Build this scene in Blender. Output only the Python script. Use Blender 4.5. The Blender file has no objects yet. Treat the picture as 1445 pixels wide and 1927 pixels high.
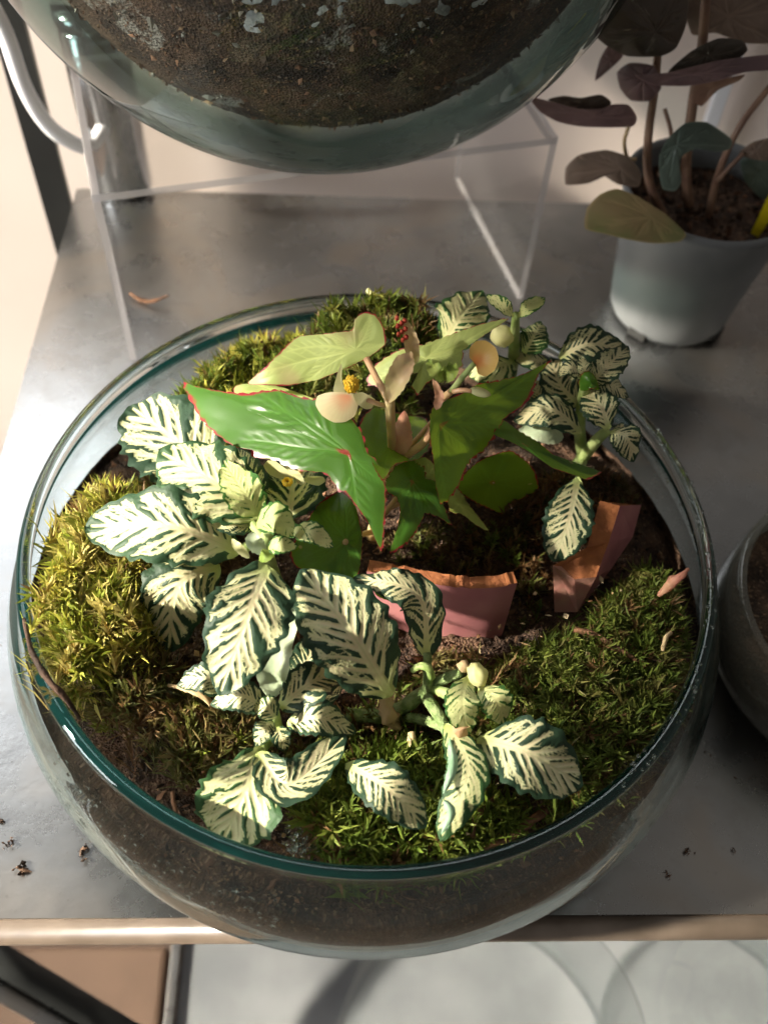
import bpy, bmesh, math, random
import numpy as np
from mathutils import Vector, Matrix, noise as mnoise

random.seed(7); RNG = np.random.default_rng(7)
S = bpy.context.scene
COL = S.collection

# ------------------------------------------------------------------ camera
F, TH, ROLL, H = 1785.9, 0.9415, 0.0807, 0.3677      # focal length (px of the 1445x1927 photo), pitch, roll, height over the shelf
cam = bpy.data.objects.new('camera', bpy.data.cameras.new('camera')); COL.objects.link(cam); S.camera = cam
c_, s_ = math.cos(ROLL), math.sin(ROLL)
r0 = Vector((1, 0, 0)); u0 = Vector((0, math.sin(TH), math.cos(TH))); fw = Vector((0, math.cos(TH), -math.sin(TH)))
r_ = r0 * c_ + u0 * s_; u_ = u0 * c_ - r0 * s_
cam.matrix_world = Matrix(((r_.x, u_.x, -fw.x, 0), (r_.y, u_.y, -fw.y, 0), (r_.z, u_.z, -fw.z, H), (0, 0, 0, 1)))
cam.data.sensor_fit = 'VERTICAL'; cam.data.sensor_height = 36.0; cam.data.lens = F / 1927 * 36.0
cam.data.clip_start = 0.01; cam.data.clip_end = 50
cam.data.dof.use_dof = True; cam.data.dof.focus_distance = 0.325; cam.data.dof.aperture_fstop = 9.0

# ------------------------------------------------------------------ light: low window sun from the back left, soft window, room
world = bpy.data.worlds.new('World'); S.world = world; world.use_nodes = True
bg = world.node_tree.nodes['Background']; bg.inputs[0].default_value = (1.0, 0.92, 0.82, 1); bg.inputs[1].default_value = 0.17
SUN = Vector((-0.84, -0.22, 0.46)).normalized()
MID = Vector((0.0, 0.22, 0.08))
def aim(o, target):
    o.rotation_euler = (target - o.location).to_track_quat('-Z', 'Y').to_euler()
# the sunbeam through the window: its edge runs across the bowl and leaves the right side in shade
sp = bpy.data.lights.new('window_sunbeam', 'AREA'); so = bpy.data.objects.new('window_sunbeam', sp); COL.objects.link(so)
EDGE = Vector((0.050, 0.12, 0.075)); EL = Vector((0.018, 0.18, 0)).normalized()
NB = SUN.cross(EL).normalized(); NB = NB if NB.x > 0 else -NB
sp.shape = 'RECTANGLE'; sp.size = 1.1; sp.size_y = 0.6; sp.spread = math.radians(4.0); sp.energy = 12.0; sp.color = (1.0, 0.92, 0.76)
XB = NB.cross(SUN).normalized(); cpos = EDGE - NB * (sp.size_y / 2) + XB * XB.dot(MID - EDGE) + SUN * 2.2
so.matrix_world = Matrix(((XB.x, NB.x, SUN.x, cpos.x), (XB.y, NB.y, SUN.y, cpos.y), (XB.z, NB.z, SUN.z, cpos.z), (0, 0, 0, 1)))
ar = bpy.data.lights.new('window_light', 'AREA'); ao = bpy.data.objects.new('window_light', ar); COL.objects.link(ao)
ar.shape = 'RECTANGLE'; ar.size = 2.2; ar.size_y = 1.5; ar.energy = 42; ar.color = (0.95, 0.98, 1.0)
ao.location = Vector((-0.9, 1.75, 1.7)); aim(ao, MID)

a2 = bpy.data.lights.new('side_fill_light', 'AREA'); a2o = bpy.data.objects.new('side_fill_light', a2); COL.objects.link(a2o)  # unseen side window's lamp, set low as added fill for the lower shelf
a2.shape = 'RECTANGLE'; a2.size = 0.5; a2.size_y = 0.7; a2.energy = 17; a2.color = (0.96, 0.98, 1.0)
a2o.location = Vector((-1.50, -0.55, 0.22)); aim(a2o, Vector((0, 0.15, -0.05)))

S.view_settings.view_transform = 'Standard'; S.view_settings.look = 'None'
S.view_settings.exposure = 0.0; S.view_settings.gamma = 1.0
S.render.engine = 'CYCLES'
S.cycles.use_denoising = True
S.cycles.max_bounces = 18; S.cycles.transmission_bounces = 16; S.cycles.use_adaptive_sampling = True; S.cycles.adaptive_threshold = 0.02; S.cycles.transparent_max_bounces = 16
S.cycles.diffuse_bounces = 4; S.cycles.glossy_bounces = 5
S.cycles.caustics_refractive = True; S.cycles.caustics_reflective = True
S.cycles.sample_clamp_indirect = 4.0; S.cycles.blur_glossy = 0.6

# ------------------------------------------------------------------ photo pixel -> place
def ray(px, py):
    c, s = math.cos(-ROLL), math.sin(-ROLL); x0, y0 = px - 722.5, py - 963.5
    x = (c * x0 - s * y0) / F; y = (s * x0 + c * y0) / F
    return Vector((x, math.cos(TH) - y * math.sin(TH), -math.sin(TH) - y * math.cos(TH)))
def W(px, py, z):                      # the point at height z seen at that pixel
    d = ray(px, py); k = (z - H) / d.z
    return Vector((d.x * k, d.y * k, z))
def WY(px, py, Y):                     # the point at distance Y seen at that pixel
    d = ray(px, py); k = Y / d.y
    return Vector((d.x * k, Y, H + d.z * k))
def pxsize(p):                         # metres per photo pixel at p
    return (p - Vector((0, 0, H))).dot(fw) / F

# ------------------------------------------------------------------ materials
def mat(name):
    m = bpy.data.materials.new(name); m.use_nodes = True; m.node_tree.nodes.clear()
    nt = m.node_tree
    out = nt.nodes.new('ShaderNodeOutputMaterial')
    return m, nt, out
def N(nt, t, **kw):
    n = nt.nodes.new(t)
    for k, v in kw.items():
        if hasattr(n, k): setattr(n, k, v)
        else: n.inputs[k].default_value = v
    return n
def M(nt, op, a, b=None, c=None, clamp=False):
    n = nt.nodes.new('ShaderNodeMath'); n.operation = op; n.use_clamp = clamp
    for i, v in enumerate((a, b, c)):
        if v is None: continue
        if isinstance(v, (int, float)): n.inputs[i].default_value = v
        else: nt.links.new(v, n.inputs[i])
    return n.outputs[0]
def smooth(nt, x, a, b):
    n = nt.nodes.new('ShaderNodeMapRange'); n.interpolation_type = 'SMOOTHSTEP'
    nt.links.new(x, n.inputs[0]); n.inputs[1].default_value = a; n.inputs[2].default_value = b
    return n.outputs[0]
def mixc(nt, f, a, b):
    n = nt.nodes.new('ShaderNodeMix'); n.data_type = 'RGBA'; n.clamp_factor = True
    if isinstance(f, (int, float)): n.inputs[0].default_value = f
    else: nt.links.new(f, n.inputs[0])
    for i, v in ((6, a), (7, b)):
        if isinstance(v, tuple): n.inputs[i].default_value = (*v[:3], 1)
        else: nt.links.new(v, n.inputs[i])
    return n.outputs[2]
def noise(nt, vec, scale, detail=3, rough=0.5, dist=0.0):
    n = nt.nodes.new('ShaderNodeTexNoise'); n.inputs['Scale'].default_value = scale; n.inputs['Detail'].default_value = detail
    n.inputs['Roughness'].default_value = rough; n.inputs['Distortion'].default_value = dist
    if vec is not None: nt.links.new(vec, n.inputs['Vector'])
    return n.outputs[0]
def coords(nt, which='Object'):
    return nt.nodes.new('ShaderNodeTexCoord').outputs[which]
def bsdf(nt, color, rough=0.5, spec=0.5, metal=0.0, normal=None, **kw):
    b = nt.nodes.new('ShaderNodeBsdfPrincipled')
    for k, v in (('Base Color', color), ('Roughness', rough), ('Specular IOR Level', spec), ('Metallic', metal)):
        if isinstance(v, tuple): b.inputs[k].default_value = (*v[:3], 1)
        elif isinstance(v, (int, float)): b.inputs[k].default_value = v
        else: nt.links.new(v, b.inputs[k])
    for k, v in kw.items(): b.inputs[k].default_value = v
    if normal is not None: nt.links.new(normal, b.inputs['Normal'])
    return b.outputs[0]
def bump(nt, h, strength=0.3, dist=0.001):
    n = nt.nodes.new('ShaderNodeBump'); n.inputs['Strength'].default_value = strength; n.inputs['Distance'].default_value = dist
    nt.links.new(h, n.inputs['Height']); return n.outputs[0]
def mixs(nt, f, a, b):
    n = nt.nodes.new('ShaderNodeMixShader')
    if isinstance(f, (int, float)): n.inputs[0].default_value = f
    else: nt.links.new(f, n.inputs[0])
    nt.links.new(a, n.inputs[1]); nt.links.new(b, n.inputs[2]); return n.outputs[0]
def leafy(nt, out, color, rough, spec, trans, normal=None, tcol=None):
    s = bsdf(nt, color, rough, spec, normal=normal)
    t = nt.nodes.new('ShaderNodeBsdfTranslucent')
    c = tcol if tcol is not None else color
    if isinstance(c, tuple): t.inputs[0].default_value = (*c, 1)
    else: nt.links.new(c, t.inputs[0])
    nt.links.new(mixs(nt, trans, s, t.outputs[0]), out.inputs[0])

def objrand(nt):
    return nt.nodes.new('ShaderNodeObjectInfo').outputs['Random']
def objattr(nt, name):
    a = nt.nodes.new('ShaderNodeAttribute'); a.attribute_type = 'OBJECT'; a.attribute_name = name; return a.outputs['Fac']

def geoattr(nt, name):
    a = nt.nodes.new('ShaderNodeAttribute'); a.attribute_type = 'GEOMETRY'; a.attribute_name = name; return a.outputs['Fac']
def make_fittonia():
    m, nt, out = mat('veined_leaf')
    uv = nt.nodes.new('ShaderNodeSeparateXYZ'); nt.links.new(coords(nt, 'UV'), uv.inputs[0])
    x, v = uv.outputs[0], uv.outputs[1]
    u = M(nt, 'ABSOLUTE', M(nt, 'MULTIPLY_ADD', x, 2.0, -1.0))
    rnd = objrand(nt); young = objattr(nt, 'young')
    o = coords(nt, 'Object'); nf = noise(nt, o, 900, 3, 0.6); nm = noise(nt, o, 130, 3)
    d = M(nt, 'ADD', geoattr(nt, 'vein'), M(nt, 'ADD', M(nt, 'MULTIPLY_ADD', nf, 0.016, -0.008), M(nt, 'MULTIPLY_ADD', nm, 0.020, -0.010)))
    d = M(nt, 'SUBTRACT', d, M(nt, 'MULTIPLY', young, 0.020))
    d = M(nt, 'ADD', d, M(nt, 'MULTIPLY', objattr(nt, 'darker'), 0.05))  # more green: shade put into the hidden leaves' colour, besides one leaf's own mottling
    d = M(nt, 'SUBTRACT', d, M(nt, 'MULTIPLY', smooth(nt, M(nt, 'SUBTRACT', 1.0, v), 0.90, 1.0), 0.03))
    green = smooth(nt, d, -0.003, 0.008); lime = smooth(nt, d, -0.018, 0.004)
    pale = mixc(nt, rnd, (0.80, 0.73, 0.45), (0.74, 0.71, 0.45))
    pale = mixc(nt, smooth(nt, nm, 0.35, 0.7), pale, (0.72, 0.61, 0.38))
    pale = mixc(nt, M(nt, 'MULTIPLY', smooth(nt, M(nt, 'SUBTRACT', 1.0, v), 0.74, 1.0), 0.75), pale, (0.38, 0.50, 0.12))
    pale = mixc(nt, M(nt, 'MULTIPLY', smooth(nt, M(nt, 'SUBTRACT', 1.0, u), 0.95, 1.0), 0.40), pale, (0.52, 0.56, 0.26))
    pale = mixc(nt, M(nt, 'MULTIPLY', young, 0.75), pale, (0.56, 0.67, 0.18))
    limec = mixc(nt, young, (0.40, 0.46, 0.20), (0.42, 0.58, 0.12))
    dark = mixc(nt, young, mixc(nt, nm, (0.016, 0.042, 0.024), (0.034, 0.070, 0.036)), (0.07, 0.21, 0.03))
    col = mixc(nt, green, mixc(nt, M(nt, 'MULTIPLY', lime, 0.6), pale, limec), dark)
    nb = bump(nt, M(nt, 'ADD', M(nt, 'MULTIPLY', nf, 1.0), M(nt, 'MULTIPLY', green, 0.35)), 0.5, 0.0004)
    leafy(nt, out, col, 0.50, 0.32, 0.24, nb)
    return m

def make_begonia(name, top, tcol, under=False, rough=0.27):
    m, nt, out = mat(name)
    uv = nt.nodes.new('ShaderNodeSeparateXYZ'); nt.links.new(coords(nt, 'UV'), uv.inputs[0])
    r, th = uv.outputs[0], uv.outputs[1]
    o = coords(nt, 'Object'); n1 = noise(nt, o, 160, 4); n2 = noise(nt, o, 40, 2)
    vm = smooth(nt, M(nt, 'SUBTRACT', 0.0, geoattr(nt, 'vein')), -0.010, 0.002)
    c = mixc(nt, n2, tuple(x * 0.75 for x in top), tuple(min(1, x * 1.3) for x in top))
    c = mixc(nt, M(nt, 'MULTIPLY', vm, 0.30), c, tuple(min(1, x * 2.2) for x in top))
    if under:
        c = mixc(nt, M(nt, 'MULTIPLY', smooth(nt, n2, 0.52, 0.7), 0.5), c, (0.42, 0.20, 0.17))
    else:
        c = mixc(nt, smooth(nt, M(nt, 'ADD', r, M(nt, 'MULTIPLY', n1, 0.05)), 0.115, 0.085), c, (0.30, 0.03, 0.03))
        c = mixc(nt, smooth(nt, noise(nt, o, 170, 0), 0.84, 0.86), c, (0.45, 0.33, 0.16))
    edge = smooth(nt, M(nt, 'ADD', r, M(nt, 'MULTIPLY_ADD', n1, 0.12, -0.06)), 0.965, 0.992)
    c = mixc(nt, edge, c, (0.30, 0.025, 0.035))
    tc = mixc(nt, edge, tcol, (0.55, 0.05, 0.03))
    nb = bump(nt, M(nt, 'ADD', M(nt, 'MULTIPLY', n1, 0.5), M(nt, 'MULTIPLY', n2, 0.5)), 0.14, 0.0008)
    leafy(nt, out, c, rough if not under else 0.42, 0.5, 0.36, nb, tc)
    return m

def make_plain(name, a, b, scale=60, rough=0.5, spec=0.4, trans=0.0, bs=0.2, bd=0.0005, sss=None):
    m, nt, out = mat(name)
    o = coords(nt, 'Object'); n = noise(nt, o, scale, 4)
    c = mixc(nt, smooth(nt, n, 0.3, 0.7), a, b); nb = bump(nt, noise(nt, o, scale * 4, 3), bs, bd)
    if trans > 0: leafy(nt, out, c, rough, spec, trans, nb)
    else: nt.links.new(bsdf(nt, c, rough, spec, normal=nb), out.inputs[0])
    return m

def make_petal(name, base, tip):
    m, nt, out = mat(name)
    uv = nt.nodes.new('ShaderNodeSeparateXYZ'); nt.links.new(coords(nt, 'UV'), uv.inputs[0])
    o = coords(nt, 'Object'); n = noise(nt, o, 240, 3)
    st = M(nt, 'ABSOLUTE', M(nt, 'MULTIPLY_ADD', M(nt, 'FRACT', M(nt, 'MULTIPLY', uv.outputs[1], 34.0)), 2.0, -1.0))
    f = smooth(nt, M(nt, 'ADD', uv.outputs[0], M(nt, 'MULTIPLY_ADD', n, 0.3, -0.15)), 0.0, 0.75)
    c = mixc(nt, f, base, tip); c = mixc(nt, M(nt, 'MULTIPLY', st, 0.08), c, tuple(x * .7 for x in base))
    leafy(nt, out, c, 0.42, 0.4, 0.38, bump(nt, n, 0.25, 0.0003))
    return m

def make_pleaf(name, a, b, rough=0.38, trans=0.12):
    m, nt, out = mat(name)
    uv = nt.nodes.new('ShaderNodeSeparateXYZ'); nt.links.new(coords(nt, 'UV'), uv.inputs[0])
    o = coords(nt, 'Object'); n = noise(nt, o, 38, 4); n2 = noise(nt, o, 150, 3)
    th = M(nt, 'ADD', uv.outputs[1], M(nt, 'MULTIPLY', M(nt, 'SUBTRACT', n, 0.5), 0.10))
    vm = smooth(nt, M(nt, 'SUBTRACT', 0.0, geoattr(nt, 'vein')), -0.012, 0.004)
    c = mixc(nt, smooth(nt, n, 0.3, 0.7), a, b)
    c = mixc(nt, M(nt, 'MULTIPLY', vm, 0.20), c, tuple(min(1, x * 1.8 + .02) for x in b))
    c = mixc(nt, M(nt, 'MULTIPLY', smooth(nt, uv.outputs[0], .93, 1.0), 0.5), c, tuple(min(1, x * 1.8 + .02) for x in b))
    leafy(nt, out, c, rough, 0.5, trans, bump(nt, M(nt, 'ADD', M(nt, 'MULTIPLY', vm, -1.0), M(nt, 'MULTIPLY', n2, .5)), 0.5, 0.0008))
    return m

def make_vcol(name, rough=0.6, trans=0.25, spec=0.3):
    m, nt, out = mat(name)
    a = nt.nodes.new('ShaderNodeAttribute'); a.attribute_name = 'Col'
    leafy(nt, out, a.outputs['Color'], rough, spec, trans)
    return m

def make_glass(name, tint, density, rough=0.0, ior=1.5, scatter=0.0):
    m, nt, out = mat(name)
    g = nt.nodes.new('ShaderNodeBsdfGlass'); g.inputs['Color'].default_value = (0.98, 1, 0.99, 1); g.inputs['Roughness'].default_value = rough; g.inputs['IOR'].default_value = ior
    sh_ = g.outputs[0]
    if scatter:               # green glass scatters a little of the light it carries, everywhere alike
        d = nt.nodes.new('ShaderNodeBsdfTranslucent'); d.inputs[0].default_value = (0.10, 0.80, 0.76, 1)
        sh_ = mixs(nt, scatter, sh_, d.outputs[0])
    nt.links.new(sh_, out.inputs[0])
    if density > 0:
        v = nt.nodes.new('ShaderNodeVolumeAbsorption'); v.inputs[0].default_value = (*tint, 1); v.inputs[1].default_value = density
        nt.links.new(v.outputs[0], out.inputs['Volume'])
    return m
def make_thin(name, tint, film=0.03, rough=0.02, filmcol=(0.8, 0.8, 0.8), ior=1.45, edge=None):
    m, nt, out = mat(name)
    fr = nt.nodes.new('ShaderNodeFresnel'); fr.inputs[0].default_value = ior
    geo = nt.nodes.new('ShaderNodeNewGeometry'); front = M(nt, 'SUBTRACT', 1.0, geo.outputs['Backfacing'])
    t = nt.nodes.new('ShaderNodeBsdfTransparent'); t.inputs[0].default_value = (*tint, 1)
    ff = film
    if edge is not None:      # longer way through thick glass at a grazing view
        lw = nt.nodes.new('ShaderNodeLayerWeight'); lw.inputs[0].default_value = 0.5
        k = smooth(nt, lw.outputs['Facing'], 0.40, 0.58)
        nt.links.new(mixc(nt, k, tint, edge), t.inputs[0])
    d = nt.nodes.new('ShaderNodeBsdfTranslucent'); d.inputs[0].default_value = (*filmcol, 1)
    d2 = nt.nodes.new('ShaderNodeBsdfDiffuse'); d2.inputs[0].default_value = (*filmcol, 1)
    g = nt.nodes.new('ShaderNodeBsdfGlossy'); g.inputs['Roughness'].default_value = rough
    inner = mixs(nt, ff, t.outputs[0], mixs(nt, 0.5, d.outputs[0], d2.outputs[0]))
    nt.links.new(mixs(nt, M(nt, 'MULTIPLY', fr.outputs[0], front), inner, g.outputs[0]), out.inputs[0])
    return m

def make_steel(name):
    m, nt, out = mat(name)
    o = coords(nt, 'Object')
    n1 = noise(nt, o, 7, 4, 0.6); n2 = noise(nt, o, 38, 6, 0.7); n3 = noise(nt, o, 420, 2); n4 = noise(nt, o, 15, 3, 0.5, 0.8)
    c = mixc(nt, smooth(nt, n1, 0.3, 0.7), (0.27, 0.275, 0.28), (0.45, 0.455, 0.46))
    c = mixc(nt, M(nt, 'MULTIPLY', smooth(nt, n4, 0.46, 0.68), 0.42), c, (0.44, 0.37, 0.30))  # tan patches: brownish stains, strengthened to stand in for warm bounce light
    c = mixc(nt, M(nt, 'MULTIPLY', smooth(nt, n2, 0.52, 0.72), 0.45), c, (0.31, 0.29, 0.27))
    c = mixc(nt, M(nt, 'MULTIPLY', smooth(nt, n3, 0.66, 0.76), 0.25), c, (0.22, 0.19, 0.16))
    r = M(nt, 'ADD', M(nt, 'MULTIPLY', n4, 0.22), M(nt, 'MULTIPLY_ADD', n2, 0.24, 0.05))
    nt.links.new(bsdf(nt, c, r, 0.5, 0.97, normal=bump(nt, M(nt, 'ADD', M(nt, 'ADD', n2, M(nt, 'MULTIPLY', n1, 4.0)), M(nt, 'MULTIPLY', n3, 0.2)), 0.14, 0.0008)), out.inputs[0])
    return m

def make_soil(name, dark=(0.026, 0.016, 0.012), light=(0.115, 0.064, 0.040), white=0.0):
    m, nt, out = mat(name)
    o = coords(nt, 'Object')
    n1 = noise(nt, o, 60, 5, 0.7); n2 = noise(nt, o, 420, 4, 0.7); n3 = noise(nt, o, 26, 3, 0.55, 1.2)
    vor = nt.nodes.new('ShaderNodeTexVoronoi'); vor.inputs['Scale'].default_value = 950; nt.links.new(o, vor.inputs['Vector'])
    c = mixc(nt, smooth(nt, n1, 0.35, 0.7), dark, light)
    c = mixc(nt, smooth(nt, n2, 0.56, 0.72), c, (0.20, 0.11, 0.065))
    sep = nt.nodes.new('ShaderNodeSeparateColor'); nt.links.new(vor.outputs['Color'], sep.inputs[0])
    c = mixc(nt, M(nt, 'MULTIPLY', M(nt, 'GREATER_THAN', sep.outputs[0], 0.93), 0.7), c, (0.20, 0.13, 0.08))
    if white > 0:
        wf = smooth(nt, M(nt, 'ADD', n3, M(nt, 'MULTIPLY_ADD', n2, 0.35, -0.17)), 0.60, 0.70)
        c = mixc(nt, M(nt, 'MULTIPLY', wf, white), c, (0.34, 0.34, 0.30))
    nt.links.new(bsdf(nt, c, 0.85, 0.25, normal=bump(nt, M(nt, 'ADD', n2, vor.outputs['Distance']), 0.9, 0.0012)), out.inputs[0])
    return m

MT = dict(
    fit=make_fittonia(),
    beg=make_begonia('begonia_upper', (0.055, 0.155, 0.020), (0.36, 0.54, 0.03)),
    begu=make_begonia('begonia_underside', (0.42, 0.50, 0.17), (0.56, 0.66, 0.14), under=True),
    stem=make_plain('green_stem', (0.30, 0.42, 0.12), (0.48, 0.56, 0.24), 120, 0.5, 0.3, 0.2, 0.4, 0.0004),
    hairy=make_plain('fuzzy_stem', (0.16, 0.24, 0.08), (0.34, 0.42, 0.20), 300, 0.8, 0.1, 0.15, 0.9, 0.001),
    bstem=make_plain('cream_pink_stem', (0.72, 0.58, 0.26), (0.74, 0.40, 0.26), 45, 0.35, 0.5, 0.25, 0.1),
    bract=make_plain('papery_bract', (0.70, 0.62, 0.28), (0.72, 0.46, 0.28), 70, 0.4, 0.4, 0.35),
    bractp=make_plain('pink_bract', (0.62, 0.22, 0.18), (0.70, 0.44, 0.26), 60, 0.45, 0.4, 0.35),
    red=make_plain('red_scale', (0.45, 0.05, 0.04), (0.62, 0.14, 0.08), 300, 0.6, 0.2, 0.2, 0.8, 0.001),
    petal=make_petal('peach_petal', (0.80, 0.36, 0.20), (0.74, 0.62, 0.36)),
    petalo=make_petal('amber_petal', (0.72, 0.26, 0.08), (0.70, 0.46, 0.14)),
    petalw=make_plain('pale_petal', (0.82, 0.78, 0.46), (0.72, 0.70, 0.34), 60, 0.45, 0.4, 0.35, 0.1),
    yellow=make_plain('yellow_stamen', (0.90, 0.52, 0.02), (0.92, 0.66, 0.08), 200, 0.5, 0.3, 0.1),
    limeleaf=make_plain('lime_leaf', (0.20, 0.30, 0.05), (0.42, 0.50, 0.14), 160, 0.5, 0.3, 0.3),
    underleaf=make_plain('pale_underside', (0.52, 0.64, 0.42), (0.66, 0.72, 0.52), 70, 0.55, 0.3, 0.3, 0.4),
    rolled=make_plain('bluish_rolled_edge', (0.30, 0.48, 0.30), (0.42, 0.58, 0.44), 160, 0.5, 0.4, 0.2, 0.6),
    moss=make_vcol('moss', 0.55, 0.30),
    vcol=make_vcol('crumbs', 0.85, 0.0, 0.15),
    stone=make_plain('grey_stone', (0.17, 0.185, 0.185), (0.50, 0.53, 0.52), 90, 0.7, 0.3, 0, 0.9, 0.0015),
    soil=make_soil('terrarium_soil'), gsoil=make_soil('globe_soil', (0.022, 0.015, 0.011), (0.12, 0.072, 0.045), 0.7), psoil=make_soil('pot_soil'),
    pink=make_plain('pink_clay', (0.40, 0.15, 0.16), (0.50, 0.22, 0.21), 55, 0.85, 0.2, 0, 0.25),
    orange=make_plain('broken_orange_clay', (0.24, 0.085, 0.04), (0.40, 0.15, 0.06), 120, 0.85, 0.15, 0, 0.7, 0.001),
    chalk=make_plain('chalky_clay', (0.46, 0.27, 0.20), (0.50, 0.22, 0.18), 130, 0.85, 0.15, 0, 0.4),
    twig=make_plain('twig_bark', (0.09, 0.045, 0.025), (0.22, 0.11, 0.06), 150, 0.8, 0.2, 0, 0.8, 0.001),
    darktwig=make_plain('dark_twig', (0.025, 0.016, 0.012), (0.07, 0.04, 0.028), 150, 0.8, 0.2, 0, 0.8, 0.001),
    straw=make_plain('dry_straw', (0.50, 0.34, 0.18), (0.62, 0.48, 0.28), 90, 0.7, 0.2, 0.15),
    glass=make_glass('green_glass', (0.30, 0.74, 0.71), 5.0, scatter=0.005), rimglass=make_thin('dish_green_glass', (0.90, 0.92, 0.90), 0.14, 0.02, (0.66, 0.64, 0.56), 1.45, (0.70, 0.72, 0.68)),
    globe=make_thin('globe_glass', (0.95, 0.97, 0.96), 0.05, 0.02, (0.34, 0.42, 0.38), 1.45, (0.36, 0.45, 0.43)),
    drop=make_glass('water', (1, 1, 1), 0.0, ior=1.33),
    dish=make_thin('dish_glass', (0.97, 0.98, 0.98), 0.012, 0.03),
    acryl=make_thin('acrylic_sheet', (0.97, 0.97, 0.975), 0.015, 0.01, ior=1.38),
    acedge=make_thin('acrylic_cut_edge', (0.72, 0.72, 0.76), 0.50, 0.15, (0.75, 0.72, 0.72)),
    steel=make_steel('galvanised_steel'),
    lip=make_plain('tan_bounce_lip', (0.075, 0.056, 0.042), (0.13, 0.10, 0.078), 40, 0.34, 0.5, 0, 0.3),  # steel lip; warm light bounced from below is put into its tan colour
    litsteel=make_plain('lit_steel_copy', (0.13, 0.137, 0.145), (0.20, 0.207, 0.215), 12, 0.18, 0.5, 0, 0.1),  # same steel as a non-metal copy, so the lower shelf looks lit
    chrome=make_plain('chrome', (0.6, 0.6, 0.6), (0.7, 0.7, 0.7), 30, 0.12, 0.5),
    wall=make_plain('beige_plaster', (0.74, 0.63, 0.57), (0.82, 0.72, 0.66), 3.5, 0.9, 0.1, 0, 0.1),
    floor=make_plain('beige_floor', (0.42, 0.30, 0.22), (0.54, 0.42, 0.33), 4, 0.7, 0.2, 0, 0.1),
    wood=make_plain('brown_wood', (0.06, 0.036, 0.024), (0.11, 0.068, 0.046), 8, 0.6, 0.3, 0, 0.2),
    post=make_plain('dark_post_paint', (0.014, 0.015, 0.015), (0.022, 0.023, 0.022), 20, 0.4, 0.4),
    white=make_plain('white_plastic', (0.82, 0.82, 0.85), (0.85, 0.85, 0.87), 20, 0.4, 0.5),
    pot=make_plain('grey_plastic', (0.14, 0.148, 0.156), (0.17, 0.178, 0.186), 25, 0.45, 0.4, 0, 0.1),
    black=make_plain('dark_slot', (0.02, 0.02, 0.02), (0.03, 0.03, 0.03), 20, 0.7, 0.2),
    tag=make_plain('yellow_tag', (0.80, 0.66, 0.01), (0.85, 0.72, 0.02), 20, 0.4, 0.4, 0.2),
    lpurple=make_pleaf('purple_leaf_underside', (0.105, 0.062, 0.068), (0.19, 0.112, 0.108), 0.36, 0.13),
    lbrown=make_pleaf('brown_leaf', (0.1105, 0.078, 0.0585), (0.195, 0.1365, 0.104), 0.36, 0.13),
    ldark=make_pleaf('dark_leaf', (0.033, 0.027, 0.0195), (0.0675, 0.045, 0.033), 0.36, 0.06),
    lolive=make_pleaf('olive_leaf', (0.17, 0.2, 0.07), (0.28, 0.2, 0.1), 0.36, 0.25),
    lgreen=make_pleaf('grey_green_leaf', (0.05, 0.075, 0.06), (0.1, 0.13, 0.105), 0.36, 0.13),
    lstem=make_plain('brown_stem', (0.16, 0.085, 0.06), (0.28, 0.17, 0.11), 60, 0.45, 0.4, 0.1),
)
def chrome_fix():
    m = MT['chrome']
    for n in m.node_tree.nodes:
        if n.type == 'BSDF_PRINCIPLED': n.inputs['Metallic'].default_value = 1.0
chrome_fix()

# ------------------------------------------------------------------ builders
def tag(o, label=None, cat=None, group=None, kind=None):
    if label: o['label'] = label
    if cat: o['category'] = cat
    if group: o['group'] = group
    if kind: o['kind'] = kind
    return o
def thing(name, loc, label, cat, group=None):
    o = bpy.data.objects.new(name, None); COL.objects.link(o); o.location = loc; o.empty_display_size = 0.01
    return tag(o, label, cat, group)
def link(name, me, m=None, parent=None, smooth_=True):
    o = bpy.data.objects.new(name, me); COL.objects.link(o)
    if m is not None: me.materials.append(MT[m] if isinstance(m, str) else m)
    if smooth_:
        me.polygons.foreach_set('use_smooth', [True] * len(me.polygons))
    if parent is not None:
        o.parent = parent; o.matrix_parent_inverse = Matrix.Translation(parent.location).inverted()
    return o
def mesh(name, V, Fc, uv=None, vc=None):
    me = bpy.data.meshes.new(name); me.from_pydata([tuple(v) for v in V], [], Fc); me.update()
    if uv is not None:
        l = me.uv_layers.new(name='UVMap'); idx = np.empty(len(me.loops), dtype=np.int32); me.loops.foreach_get('vertex_index', idx)
        l.data.foreach_set('uv', np.asarray(uv, dtype=np.float32)[idx].ravel())
    if vc is not None:
        a = me.color_attributes.new('Col', 'FLOAT_COLOR', 'POINT'); a.data.foreach_set('color', np.asarray(vc, dtype=np.float32).ravel())
    return me

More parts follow.
